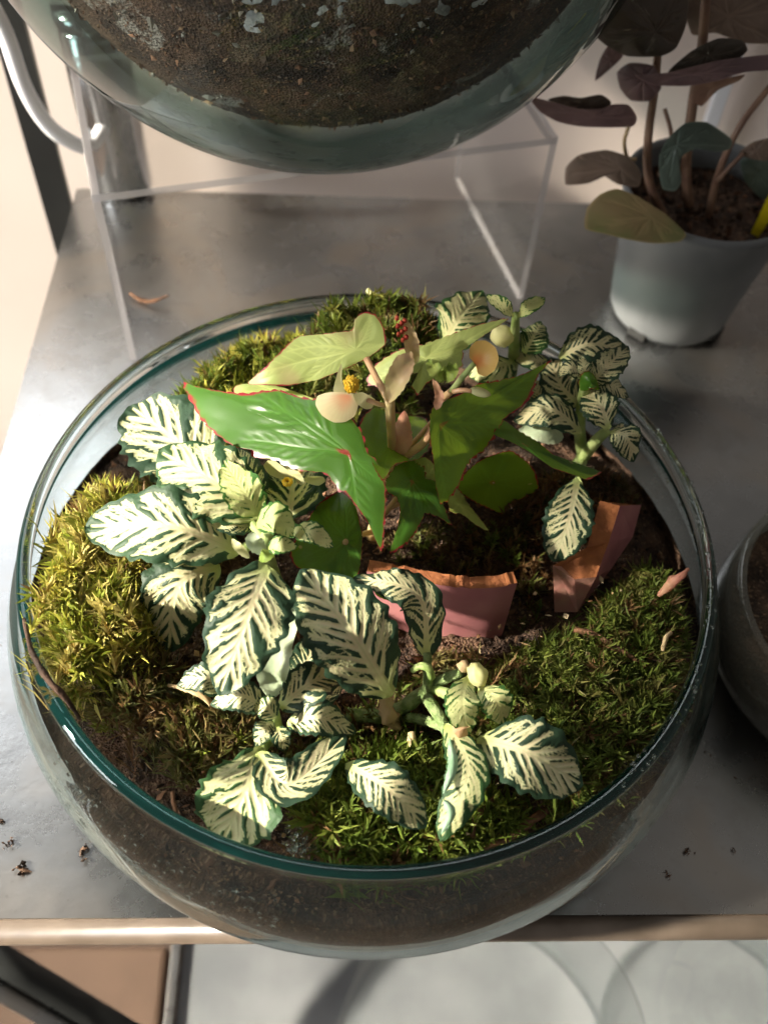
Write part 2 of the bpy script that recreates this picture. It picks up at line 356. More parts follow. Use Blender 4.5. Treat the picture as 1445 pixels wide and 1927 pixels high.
def spline(pts, n):
    """Catmull-Rom through pts"""
    P = [Vector(p) for p in pts]
    if len(P) == 2: return [P[0].lerp(P[1], i / (n - 1)) for i in range(n)]
    P = [P[0] * 2 - P[1]] + P + [P[-1] * 2 - P[-2]]
    out = []; segs = len(P) - 3
    for i in range(n):
        t = i / (n - 1) * segs; k = min(int(t), segs - 1); t -= k
        a, b, c, d = P[k:k + 4]
        out.append(0.5 * ((2 * b) + (c - a) * t + (2 * a - 5 * b + 4 * c - d) * t * t + (3 * b - a - 3 * c + d) * t ** 3))
    return out
def tube(name, pts, rad, m, parent=None, n=18, seg=10, rough=0.0, cap=True):
    C = spline(pts, n); rads = np.interp(np.linspace(0, 1, n), np.linspace(0, 1, len(rad)), rad)
    V, Fc = [], []
    t0 = (C[1] - C[0]).normalized(); nrm = t0.orthogonal().normalized()
    for i in range(n):
        t = (C[min(i + 1, n - 1)] - C[max(i - 1, 0)]).normalized()
        nrm = (nrm - t * nrm.dot(t)).normalized(); bn = t.cross(nrm)
        for j in range(seg):
            a = 2 * math.pi * j / seg; r = rads[i]
            if rough: r *= 1 + rough * mnoise.noise(C[i] * 400 + Vector((math.cos(a), math.sin(a), 0)) * 2)
            V.append(C[i] + nrm * (math.cos(a) * r) + bn * (math.sin(a) * r))
    for i in range(n - 1):
        for j in range(seg):
            k = (j + 1) % seg; Fc.append((i * seg + j, i * seg + k, (i + 1) * seg + k, (i + 1) * seg + j))
    if cap: Fc.append(tuple(range(seg - 1, -1, -1))); Fc.append(tuple((n - 1) * seg + j for j in range(seg)))
    return link(name, mesh(name, V, Fc), m, parent)
def lathe(name, prof, cx, cy, m, parent=None, seg=128, close=False, fn=None):
    V, Fc = [], []; n = len(prof)
    for j in range(seg):
        a = 2 * math.pi * j / seg
        for (r, z) in prof:
            if fn: r, z = fn(r, z, a)
            V.append((cx + r * math.cos(a), cy + r * math.sin(a), z))
    for j in range(seg):
        k = (j + 1) % seg
        for i in range(n if close else n - 1):
            i2 = (i + 1) % n
            Fc.append((j * n + i, k * n + i, k * n + i2, j * n + i2))
    me = mesh(name, V, Fc)
    bm = bmesh.new(); bm.from_mesh(me); bmesh.ops.remove_doubles(bm, verts=bm.verts, dist=1e-6); bmesh.ops.recalc_face_normals(bm, faces=bm.faces); bm.to_mesh(me); bm.free()
    return link(name, me, m, parent)
def box(name, c, size, m, parent=None, rot=0.0, bev=0.0):
    bm = bmesh.new(); bmesh.ops.create_cube(bm, size=1)
    bmesh.ops.scale(bm, vec=size, verts=bm.verts)
    if bev: bmesh.ops.bevel(bm, geom=bm.edges[:], offset=bev, segments=2, affect='EDGES', profile=0.6)
    bmesh.ops.rotate(bm, cent=(0, 0, 0), matrix=Matrix.Rotation(rot, 3, 'Z'), verts=bm.verts); bmesh.ops.translate(bm, vec=c, verts=bm.verts)
    me = bpy.data.meshes.new(name); bm.to_mesh(me); bm.free()
    return link(name, me, m, parent, False)

def seg_field(X, Y, segs):
    """signed distance to tapered vein segments (negative inside a vein)"""
    X = X.astype(np.float32).ravel(); Y = Y.astype(np.float32).ravel(); best = np.full(X.shape, 9.0, np.float32)
    for (x0, y0, x1, y1, w0, w1) in segs:
        dx, dy = x1 - x0, y1 - y0; l2 = dx * dx + dy * dy + 1e-12
        t = np.clip(((X - x0) * dx + (Y - y0) * dy) / l2, 0, 1)
        np.minimum(best, np.hypot(X - x0 - t * dx, Y - y0 - t * dy) - (w0 + (w1 - w0) * t), out=best)
    return best
def branch(segs, x, y, ang, ln, w0, w1, bend, inside, n=6, rs=random):
    """one curved vein; returns its points and directions"""
    P = [(x, y, ang)]
    for k in range(n):
        st = ln / n; x2, y2 = x + st * math.sin(ang), y + st * math.cos(ang)
        if not inside(x2, y2): break
        segs.append((x, y, x2, y2, w0 + (w1 - w0) * k / n, w0 + (w1 - w0) * (k + 1) / n)); x, y = x2, y2; ang += bend / n + rs.uniform(-.09, .09); P.append((x, y, ang))
    return P
def leaf_veins(X, Y, L, hw, Wd, rs):
    segs = []; inside = lambda x, y: 0 <= y < .985 * L and abs(x) < rs_lim * hw(y)
    n = 9; rs_lim = rs.uniform(.84, .90)
    for k in range(n):
        segs.append((0, L * .965 * k / n, 0, L * .965 * (k + 1) / n, Wd * (.075 - .060 * k / n), Wd * (.075 - .060 * (k + 1) / n)))
    nl = max(5, int(round(4.2 * L / Wd + 1.2)))
    for sd in (-1, 1):
        for k in range(nl):
            v0 = (k + .25 + rs.uniform(-.16, .16) + (.4 if sd > 0 else 0)) / nl * .86
            a0 = math.radians(rs.uniform(38, 50) - 18 * v0)
            P = branch(segs, 0, v0 * L, sd * a0, Wd * rs.uniform(.72, .85), Wd * rs.uniform(.032, .044), Wd * .005, sd * rs.uniform(-.28, .16), inside, 10, rs)
            m = len(P)
            for j in range(2, m):
                x, y, a = P[j]
                for sg in (-1, 1):
                    if rs.random() < .15 or (j < 4 and rs.random() < .45): continue
                    ln = Wd * rs.uniform(.10, .22) * (1 - .35 * j / 10)
                    Q = branch(segs, x, y, a + sg * rs.uniform(.38, .68), ln, Wd * .0145, Wd * .003, -sg * .35, inside, 3, rs)
                    if len(Q) > 2 and rs.random() < .7:
                        qx, qy, qa = Q[2]; branch(segs, qx, qy, qa - sg * rs.uniform(.5, .8), ln * .5, Wd * .009, Wd * .003, 0, inside, 2, rs)
    return seg_field(X, Y, segs) / Wd

def leaf(parent, pts, wpx, m='fit', roll=0.0, cup=0.12, wave=0.06, face=0.55, young=0.0, darker=0.0, pk=0.42, sharp=0.62, label=None, fold=0.0, name='leaf', seed=None):
    """a leaf blade along base, (mid), tip, each (px, py, z); wpx is its width in photo pixels; face blends its normal between up and the viewer"""
    rs = random.Random(seed if seed is not None else int(pts[0][0] * 7 + pts[0][1] * 13 + pts[-1][0]))
    fit = m == 'fit'
    nu = int(min(97, max(17, wpx * .60))) | 1 if fit else 17
    nv = int(nu * 1.35) if fit else 28
    P3 = [W(*p) for p in pts]
    if len(P3) == 2:
        mid = P3[0].lerp(P3[1], 0.5) + Vector((0, 0, 0.10 * (P3[1] - P3[0]).length)); P3 = [P3[0], mid, P3[1]]
    C = spline(P3, nv + 1); half = 0.96 * wpx * pxsize(P3[1]) / 2
    L = sum((C[i + 1] - C[i]).length for i in range(nv))
    tocam = (Vector((0, 0, H)) - P3[1]).normalized(); nref = (Vector((0, 0, 1)) * (1 - face) + tocam * face).normalized()
    ph = [rs.random() * 6.28 for _ in range(6)]; f1, f2 = rs.uniform(2.2, 3.4), rs.uniform(2.2, 3.4)
    vs = np.linspace(0, 1, nv + 1); us = np.linspace(-1, 1, nu); au = np.abs(us)
    prof = lambda v: np.maximum(0.015, np.sin(np.pi * np.clip(v ** (math.log(0.5) / math.log(pk)), 0, 1)) ** (sharp + .08))
    wv = half * prof(vs)
    X = us[None] * wv[:, None]; Y = np.repeat((vs * L)[:, None], nu, 1)
    vf = None
    if fit:
        vf = leaf_veins(X, Y, L, lambda y: half * float(prof(np.array([max(y / L, 1e-6)]))[0]), 2 * half, rs).reshape(nv + 1, nu)
    V = np.empty((nv + 1, nu, 3)); UV = np.empty((nv + 1, nu, 2))
    UV[..., 0] = (us[None] + 1) / 2; UV[..., 1] = vs[:, None]
    A = np.where(us < 0, ph[0], ph[1])[None]; Fq = np.where(us < 0, f1, f2)[None]
    vv = vs[:, None]
    wav = (np.sin(Fq * 2 * math.pi * vv + A) + .5 * np.sin(Fq * 2.3 * 2 * math.pi * vv + A * 3)) * au[None] ** 3
    K = X * (1 + .05 * np.sin(Fq * 2.7 * 2 * math.pi * vv + 2 * A) * au[None] ** 2 + .022 * np.sin(Fq * 8.3 * math.pi * vv + A) * au[None] ** 6)
    Hh = cup * au[None] ** 2 * wv[:, None] + fold * wv[:, None] * au[None] + wave * half * wav
    if vf is not None: Hh = Hh + half * .030 * np.clip(vf / .04, -.6, 1) * np.minimum(1, (1 - au[None]) * 6)
    else: Hh = Hh + half * .02 * np.cos((vv - .34 * au[None]) * 40) * np.minimum(1, au[None] * 4) * (1 - au[None] ** 6)
    for i in range(nv + 1):
        t = (C[min(i + 1, nv)] - C[max(i - 1, 0)]).normalized()
        n = (nref - t * nref.dot(t)).normalized(); n.rotate(Matrix.Rotation(math.radians(roll), 3, t)); sdir = t.cross(n)
        V[i] = np.array(C[i])[None] + K[i][:, None] * np.array(sdir)[None] + Hh[i][:, None] * np.array(n)[None]
    idx = np.arange((nv + 1) * nu).reshape(nv + 1, nu)
    Fc = np.stack([idx[:-1, :-1], idx[:-1, 1:], idx[1:, 1:], idx[1:, :-1]], -1).reshape(-1, 4).tolist()
    me = mesh(name, V.reshape(-1, 3).tolist(), Fc, UV.reshape(-1, 2))
    if vf is not None:
        edge = np.maximum(vf, (au[None] - .92) * .25); edge = np.maximum(edge, (vs[:, None] - .975) * .4)
        at = me.attributes.new('vein', 'FLOAT', 'POINT'); at.data.foreach_set('value', np.clip(edge, -.1, .1).astype(np.float32).ravel())
    o = link(name, me, m, parent)
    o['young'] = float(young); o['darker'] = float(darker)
    if label: o['label'] = label
    return o

def blade(parent, outline, center, anchors, m, droop=0.0, serr=2.0, ripple=0.0, rings=22, npts=200, name='leaf', label=None, back=None, buck=.0026, pucker=.00026):
    """a lobed leaf round its petiole: outline and centre in photo pixels; anchors (px, py, z) set how it slopes in depth; back=True: anchors give distance Y"""
    cx, cy = center
    if str(m).startswith('petal'): pucker = 0.0; buck = .0012
    # resample the outline closed
    O = [Vector((x, y)) for x, y in outline]; L = [0]
    for a, b in zip(O, O[1:] + O[:1]): L.append(L[-1] + (b - a).length)
    pts = []
    rs = random.Random(int(cx * 3 + cy))
    for i in range(npts):
        d = L[-1] * i / npts; k = max(j for j in range(len(O)) if L[j] <= d); t = (d - L[k]) / (L[k + 1] - L[k])
        a, b, c, e = O[k - 1], O[k], O[(k + 1) % len(O)], O[(k + 2) % len(O)]
        cr = 0.5 * ((2 * b) + (c - a) * t + (2 * a - 5 * b + 4 * c - e) * t * t + (3 * b - a - 3 * c + e) * t ** 3)
        p = b.lerp(c, t) * 0.45 + cr * 0.55
        pts.append(p)
    A = np.array([[x - cx, y - cy, 1] for x, y, z in anchors]); z = np.array([q[2] for q in anchors])
    g = np.linalg.lstsq(A, z, rcond=None)[0]
    size = max((p - Vector((cx, cy))).length for p in pts)
    # palmate veins run to the lobe tips and fork
    rad = [(p - Vector((cx, cy))).length for p in pts]; tips = []
    for i in range(npts):
        if rad[i] >= max(rad[(i + k) % npts] for k in range(-9, 10)) and rad[i] > .3 * size: tips.append(i)
    for i in range(0, npts, npts // 7):
        if rad[i] > .25 * size and all(min((i - t) % npts, (t - i) % npts) > npts // 16 for t in tips): tips.append(i)
    segs = []
    for i in tips:
        v_ = pts[i] - Vector((cx, cy)); ln = v_.length * .95; a_ = math.atan2(v_.x, v_.y)
        Q = branch(segs, 0, 0, a_ - .12, ln, size * .010, size * .003, .24, lambda x, y: True, 9, rs)
        for j in range(2, len(Q) - 1):
            for sg in (-1, 1): branch(segs, Q[j][0], Q[j][1], Q[j][2] + sg * .75, ln * .30 * (1 - j / 11), size * .004, size * .0015, -sg * .3, lambda x, y: True, 4, rs)
    GX = np.array([0.0] + [(p.x - cx) * k / rings for k in range(1, rings + 1) for p in pts]); GY = np.array([0.0] + [(p.y - cy) * k / rings for k in range(1, rings + 1) for p in pts])
    vf = seg_field(GX, GY, segs) / size
    V, UV, Fc = [], [], []
    fn = WY if back else W
    def put(px, py, r, th):
        zz = g[0] * (px - cx) + g[1] * (py - cy) + g[2]
        dd = ((Vector((px, py)) - Vector((cx, cy))).length / size)
        off = -droop * dd * dd + r * (buck * mnoise.noise(Vector((px * .011, py * .011, cx))) + .10 * buck * mnoise.noise(Vector((px * .034, py * .034, cy)))) + min(1, (1 - r) * 6) * pucker * min(1.0, vf[len(V)] / .045)
        V.append(fn(px, py, zz - off if back else zz + off)); UV.append((r, th / (2 * math.pi)))
    put(cx, cy, 0, 0)
    for k in range(1, rings + 1):
        r = k / rings
        for i, p in enumerate(pts):
            q = Vector((cx, cy)).lerp(p, r)
            if k == rings and serr:
                dirv = (p - Vector((cx, cy))).normalized(); q += dirv * serr * (abs(math.sin(i * 0.62)) * 1.5 - 0.75 + rs.uniform(-0.55, 0.55))
            th = math.atan2(p.y - cy, p.x - cx) % (2 * math.pi)
            put(q.x, q.y, r, th)
    for i in range(npts):
        Fc.append((0, 1 + i, 1 + (i + 1) % npts))
    for k in range(rings - 1):
        for i in range(npts):
            a = 1 + k * npts + i; b = 1 + k * npts + (i + 1) % npts
            Fc.append((a, a + npts, b + npts, b))
    me = mesh(name, V, Fc, UV)
    at = me.attributes.new('vein', 'FLOAT', 'POINT'); at.data.foreach_set('value', np.clip(vf, -.1, .1).astype(np.float32))
    # make the faces look up / at the viewer
    bm = bmesh.new(); bm.from_mesh(me); bmesh.ops.recalc_face_normals(bm, faces=bm.faces)
    bm.faces.ensure_lookup_table()
    tot = sum(((Vector((0, 0, H)) - f.calc_center_median()).dot(f.normal) * f.calc_area() for f in bm.faces))
    if tot < 0: bmesh.ops.reverse_faces(bm, faces=bm.faces)
    bm.to_mesh(me); bm.free()
    o = link(name, me, m, parent)
    if label: o['label'] = label
    return o

def blob(name, c, rad, m, parent, axis=None, bumpy=0.0, sub=3):
    bm = bmesh.new(); bmesh.ops.create_icosphere(bm, subdivisions=sub, radius=1)
    for v in bm.verts:
        k = 1 + bumpy * mnoise.noise(v.co * 2.3 + c * 100)
        v.co = Vector((v.co.x * rad[0], v.co.y * rad[1], v.co.z * rad[2])) * k
    if axis is not None:
        q = axis.to_track_quat('Z', 'Y'); bmesh.ops.rotate(bm, cent=(0, 0, 0), matrix=q.to_matrix(), verts=bm.verts)
    bmesh.ops.translate(bm, vec=c, verts=bm.verts)
    me = bpy.data.meshes.new(name); bm.to_mesh(me); bm.free()
    return link(name, me, m, parent)

YAW = 0.082
def shelf_pt(a, b, z):      # shelf axes
    return Vector((a * math.cos(YAW) - b * math.sin(YAW), a * math.sin(YAW) + b * math.cos(YAW), z))

# ================================================================== setting
def sheet(name, x0, x1, y0, y1, z, m, yaw=YAW):
    P = [(x0, y0), (x1, y0), (x1, y1), (x0, y1)]
    V = [(a * math.cos(yaw) - b * math.sin(yaw), a * math.sin(yaw) + b * math.cos(yaw), z) for a, b in P]
    return tag(link(name, mesh(name, V, [(0, 1, 2, 3)]), m, None, False), kind='structure')
sheet('floor', -4, 4, -1.5, 5, -0.95, 'floor')
wl = link('wall', mesh('wall', [shelf_pt(-3, 0.575, -0.95), shelf_pt(3, 0.575, -0.95), shelf_pt(3, 0.575, 0.26), shelf_pt(-3, 0.575, 0.26),
                                shelf_pt(-3, 0.60, -0.95), shelf_pt(3, 0.60, -0.95), shelf_pt(3, 0.60, 0.26), shelf_pt(-3, 0.60, 0.26)],
                        [(0, 1, 2, 3), (4, 7, 6, 5), (3, 2, 6, 7), (0, 3, 7, 4), (1, 5, 6, 2)]), 'wall', None, False)
tag(wl, kind='structure')

SX0, SX1, SY0, SY1 = -0.162, 0.75, 0.080, 0.512
sh = thing('metal_shelf', shelf_pt(0, SY0, 0), 'galvanised steel shelf carrying the glass bowl and the potted plant', 'shelf')
def slab(name, x0, x1, y0, y1, z0, z1, m, parent, bev=0.0):
    c = shelf_pt((x0 + x1) / 2, (y0 + y1) / 2, (z0 + z1) / 2)
    return box(name, c, (x1 - x0, y1 - y0, z1 - z0), m, parent, YAW, bev)
slab('top_panel', SX0, SX1, SY0 + 0.004, SY1, -0.004, 0.0, 'steel', sh)
tube('front_lip', [shelf_pt(SX0, SY0 + 0.001, -0.0052), shelf_pt(0.2, SY0 + 0.001, -0.0052), shelf_pt(SX1, SY0 + 0.001, -0.0052)], [0.005, 0.005], 'lip', sh, 3, 16)
slab('side_lip', SX0 - 0.003, SX0 - 0.0002, SY0 + 0.004, SY1, -0.022, -0.0005, 'steel', sh)

ls = thing('lower_shelf', shelf_pt(0, 0, -0.36), 'lower galvanised shelf below the front edge, holding clear glassware', 'shelf')
slab('panel', -0.105, 0.75, -0.15, 0.5, -0.364, -0.36, 'litsteel', ls, 0.001)
slab('edge_strip', -0.112, -0.1055, -0.15, 0.5, -0.372, -0.355, 'steel', ls, 0.001)
br = thing('shelf_brace', W(0, 1800, -0.2), 'diagonal grey metal brace under the shelf, bottom left corner', 'brace')
b0, b1 = W(-60, 1770, -0.22), W(260, 1960, -0.30)
tube('bar', [b0, b0.lerp(b1, .5), b1], [0.011, 0.011], 'post', br, 4, 4)
tube('flange', [b0 + Vector((-.014, -.008, 0.004)), b0.lerp(b1, .5) + Vector((-.014, -.008, 0.004)), b1 + Vector((-.014, -.008, .004))], [0.008, 0.008], 'steel', br, 4, 4)
wf = tag(slab('wooden_crate', -0.50, -0.125, -0.16, 0.16, -0.62, -0.42, 'wood', None, 0.004), 'brown wooden crate in the shade below the shelf, bottom left', 'crate')

pst = thing('rack_post', shelf_pt(-0.195, 0.497, -0.9), 'dark painted rack post at the back left corner of the shelf', 'post')
slab('front_flange', -0.190, -0.172, 0.515, 0.519, -0.92, 0.55, 'post', pst)
slab('side_flange', -0.190, -0.186, 0.5195, 0.555, -0.92, 0.55, 'post', pst)
cb = [WY(-60, -60, .45), WY(5, 50, .45), WY(45, 160, .45), WY(85, 228, .455), WY(125, 262, .46), WY(170, 275, .475), WY(200, 230, .49)]
tag(tube('white_cable', cb, [0.0044, 0.0040], 'white', None, 40, 12), 'thick white cable hanging in a loop beside the dark post', 'cable')
mtb = W(225, 372, 0)
tb = thing('steel_canister', mtb, 'shiny steel canister standing behind the acrylic riser, back left', 'canister')
lathe('body', [(0.0, 0.001), (0.0175, 0.001), (0.018, 0.003), (0.018, 0.10), (0.016, 0.103), (0, 0.103)], mtb.x, mtb.y + 0.012, 'chrome', tb, 48)
lathe('lid', [(0.0, 0.1035), (0.019, 0.1035), (0.0192, 0.112), (0, 0.114)], mtb.x, mtb.y + 0.012, 'chrome', tb, 48)

# ------------------------------------------------------------------ acrylic riser (a bent sheet)
FL, FR = W(172, 368, .103), W(1050, 258, .103); U = (FR - FL).normalized(); D = Vector((-U.y, U.x, 0)); RW = (FR - FL).length; RD = 0.118; TK = 0.0036
ri = thing('acrylic_riser', FL - Vector((0, 0, .103)), 'clear acrylic riser carrying the glass globe', 'riser')
def rpt(a, b, z): return FL + U * a + D * b + Vector((0, 0, z - .103))
def sheetbox(name, a0, a1, b0, b1, z0, z1):
    V = [rpt(a, b, z) for z in (z0, z1) for b in (b0, b1) for a in (a0, a1)]
    Fc = [(0, 2, 3, 1), (4, 5, 7, 6), (0, 1, 5, 4), (2, 6, 7, 3), (0, 4, 6, 2), (1, 3, 7, 5)]
    dims = (abs(a1 - a0), abs(b1 - b0), abs(z1 - z0))
    me = mesh(name, V, Fc); o = link(name, me, 'acryl', ri, False); me.materials.append(MT['acedge'])
    # cut edges are frosted, the polished faces clear
    fdim = {0: (0, 1), 1: (0, 1), 2: (0, 2), 3: (0, 2), 4: (1, 2), 5: (1, 2)}
    for i, p in enumerate(me.polygons):
        a, b = fdim[i]
        p.material_index = 1 if min(dims[a], dims[b]) < 0.006 else 0
    return o
sheetbox('top_panel', 0.0, RW, 0, RD, .103 - TK, .103)
sheetbox('side_panel', 0.0, TK, 0, RD, 0.0006, .103 - TK - .0002)
sheetbox('side_panel', RW - TK, RW, 0, RD, 0.0006, .103 - TK - .0002)

# ------------------------------------------------------------------ the globe with soil on the riser
GC = Vector((-0.047, 0.424, 0.2470)); GR = 0.1425
gl = thing('glass_globe', GC - Vector((0, 0, GR)), 'large round glass globe filled with soil, on the acrylic riser at the top', 'glass globe')
def arc(R, cz, a0, a1, n): return [(R * math.cos(math.radians(a0 + (a1 - a0) * i / n)), cz + R * math.sin(math.radians(a0 + (a1 - a0) * i / n))) for i in range(n + 1)]
outer = [(0, GC.z - GR + 0.0016)] + [(r, max(z, GC.z - GR + 0.0016)) for r, z in arc(GR, GC.z, -88, 58, 70)]
inner = arc(GR - 0.0125, GC.z + 0.004, 56, -90, 70)
inner[-1] = (0, inner[-1][1])
lathe('glass_shell', outer, GC.x, GC.y, 'globe', gl, 160)
gsoil = thing('globe_soil', GC - Vector((0, 0, GR - .02)), 'brown crumbly soil with pale mouldy lumps inside the glass globe', 'soil')
GI = GR - 0.0125 - 0.0022
def gfn(r, z, a):
    p = Vector((r * math.cos(a), r * math.sin(a), z)); k = 1 - 0.010 * abs(mnoise.noise(p * 60)) - 0.008 * abs(mnoise.noise(p * 170))
    return r * k, GC.z + 0.004 + (z - GC.z - 0.004) * k
lathe('soil_mass', arc(GI, GC.z + 0.004, -90, 4, 60) + [(0.09, GC.z + .014), (0.0, GC.z + .016)], GC.x, GC.y, 'gsoil', gsoil, 200, fn=gfn)

def crumbs(name, pts, size, cols, m='vcol', parent=None, flat=0.5, rng=RNG):
    """many small angular bits in one mesh"""
    n = len(pts); base = np.array([(1, 0, 0), (-1, .3, 0), (.1, 1, .1), (0, -.9, 0), (.1, .1, .8), (-.1, 0, -.7)], float)
    tri = np.array([(0, 2, 4), (2, 1, 4), (1, 3, 4), (3, 0, 4), (2, 0, 5), (1, 2, 5), (3, 1, 5), (0, 3, 5)])
    V = np.empty((n, 6, 3)); C = np.empty((n, 6, 4))
    for i in range(n):
        q = rng.normal(size=(3, 3)); q, _ = np.linalg.qr(q)
        s = size * rng.uniform(0.4, 1.7); sc = s * np.array([rng.uniform(.6, 1.8), rng.uniform(.5, 1.0), rng.uniform(flat * .6, flat * 1.4)])
        V[i] = (base * rng.uniform(.75, 1.25, (6, 1)) * sc) @ q.T + pts[i]
        C[i] = (*(np.array(cols[rng.integers(len(cols))]) * rng.uniform(.7, 1.3)), 1)
    Fc = (tri[None] + (np.arange(n) * 6)[:, None, None]).reshape(-1, 3).tolist()
    o = link(name, mesh(name, V.reshape(-1, 3), Fc, None, C.reshape(-1, 4)), m, parent, False)
    return o
BROWN = [(0.10, 0.055, 0.035), (0.16, 0.09, 0.055), (0.05, 0.03, 0.02), (0.24, 0.13, 0.08), (0.30, 0.20, 0.12)]
gp, gw = [], []
for i in range(11000):
    d = RNG.normal(size=3); d /= np.linalg.norm(d)
    if d[2] > 0.02 or d[1] > 0.35: continue
    r = GI - RNG.uniform(0.0, 0.0022); p = np.array(GC) + np.array([0, 0, .004]) + d * r
    nz = mnoise.noise(Vector(d) * 7.0) + 0.5 * mnoise.noise(Vector(d) * 17.0)
    (gw if nz > (0.30 if d[2] > -.5 else .5) and d[2] > -0.8 else gp).append(p)
tag(crumbs('soil_bits', gp, 0.0009, BROWN, parent=gsoil), kind='stuff')
tag(crumbs('mould_lumps', gw, 0.0011, [(0.36, 0.34, 0.29), (0.26, 0.25, 0.22), (0.42, 0.37, 0.29), (0.15, 0.11, 0.08)], parent=gsoil, flat=0.8), kind='stuff')

for k in range(26):
    px_, py_ = RNG.uniform(480, 900), RNG.uniform(-50, 72)
    d_ = ray(px_, py_).normalized(); o_ = Vector((0, 0, H)); oc = o_ - (GC + Vector((0, 0, .004))); bq = oc.dot(d_); cq = oc.length_squared - (GI - .0005) ** 2
    if bq * bq - cq < 0: continue
    hit = o_ + d_ * (-bq - math.sqrt(bq * bq - cq)); r_s = RNG.uniform(.005, .0105)
    if hit.z > GC.z + .004: continue
    nrm_ = (hit - GC).normalized(); blob('stone', hit - nrm_ * r_s * .55, (r_s, r_s * RNG.uniform(.7, 1.0), r_s * .55), 'stone', gsoil, nrm_, .35, 3)
# ================================================================== the terrarium bowl
BC = Vector((-0.004, 0.2002, 0))
bowl = thing('glass_bowl', BC, 'shallow round glass terrarium bowl planted with moss and leafy plants', 'glass bowl')
prof = [(0, 0.0015), (0.090, 0.0015), (0.098, 0.0006), (0.108, 0.0018), (0.119, 0.0070), (0.1285, 0.0155), (0.1350, 0.0270), (0.1378, 0.0400), (0.1365, 0.0525), (0.1325, 0.0635), (0.1275, 0.0715), (0.1248, 0.0760), (0.1245, 0.0785),
        (0.1254, 0.0803), (0.1258, 0.0822), (0.1252, 0.0842), (0.1235, 0.0852), (0.1216, 0.0845), (0.1208, 0.0826), (0.1212, 0.0805), (0.1221, 0.0786), (0.1224, 0.0762), (0.1250, 0.0712), (0.1298, 0.0630), (0.1338, 0.0522), (0.1351, 0.0400), (0.1325, 0.0282), (0.1262, 0.0182), (0.1170, 0.0112), (0.1055, 0.0076), (0.090, 0.0070), (0, 0.0070)]
def fine(pr, n):
    s = spline([Vector((a, 0, b)) for a, b in pr], n); return [(max(0, v.x), v.z) for v in s]
fp = fine(prof, 160); fp[0] = (0, fp[0][1]); fp[-1] = (0, fp[-1][1])
lathe('glass_body', fp, BC.x, BC.y, 'glass', bowl, 220)

# ground level of the planting: soil inside the bowl
def ground(x, y):
    d = math.hypot(x - BC.x, y - BC.y)
    z = 0.050 + 0.006 * mnoise.noise(Vector((x * 35, y * 35, 1.3))) + 0.0028 * mnoise.noise(Vector((x * 120, y * 120, 4)))
    return z - 0.012 * max(0, (d - 0.09) / 0.04) ** 2
soil = thing('terrarium_soil', BC + Vector((0, 0, .01)), 'dark brown potting soil filling the glass bowl', 'soil')
def sfn(r, z, a):
    x, y = BC.x + r * math.cos(a), BC.y + r * math.sin(a)
    if z > 0.9: return r, ground(x, y)
    return r - 0.0011 * abs(mnoise.noise(Vector((x * 90, y * 90, z * 90)))) - 0.0006 * abs(mnoise.noise(Vector((x * 300, y * 300, z * 300)))), z
side = [(0, .0084), (.09, .0085), (.1052, .0092), (.1162, .0128), (.1250, .0196), (.1311, .0292), (.1334, .0400)]
sside = fine(side, 30)
lathe('soil_mass', sside + [(r, 1.0) for r in np.linspace(0.1332, 0.002, 46)], BC.x, BC.y, 'soil', soil, 220, fn=sfn)
sp_ = []
for i in range(4200):
    a = RNG.uniform(0, 2 * math.pi); r = 0.127 * math.sqrt(RNG.uniform(0, 1)); x, y = BC.x + r * math.cos(a), BC.y + r * math.sin(a)
    sp_.append((x, y, ground(x, y) + RNG.uniform(0, .0015)))
tag(crumbs('soil_crumbs', sp_, 0.0010, [(0.04, 0.024, 0.017), (0.085, 0.048, 0.03), (0.13, 0.07, 0.045), (0.02, 0.013, 0.01), (0.19, 0.10, 0.06)], parent=soil), kind='stuff')

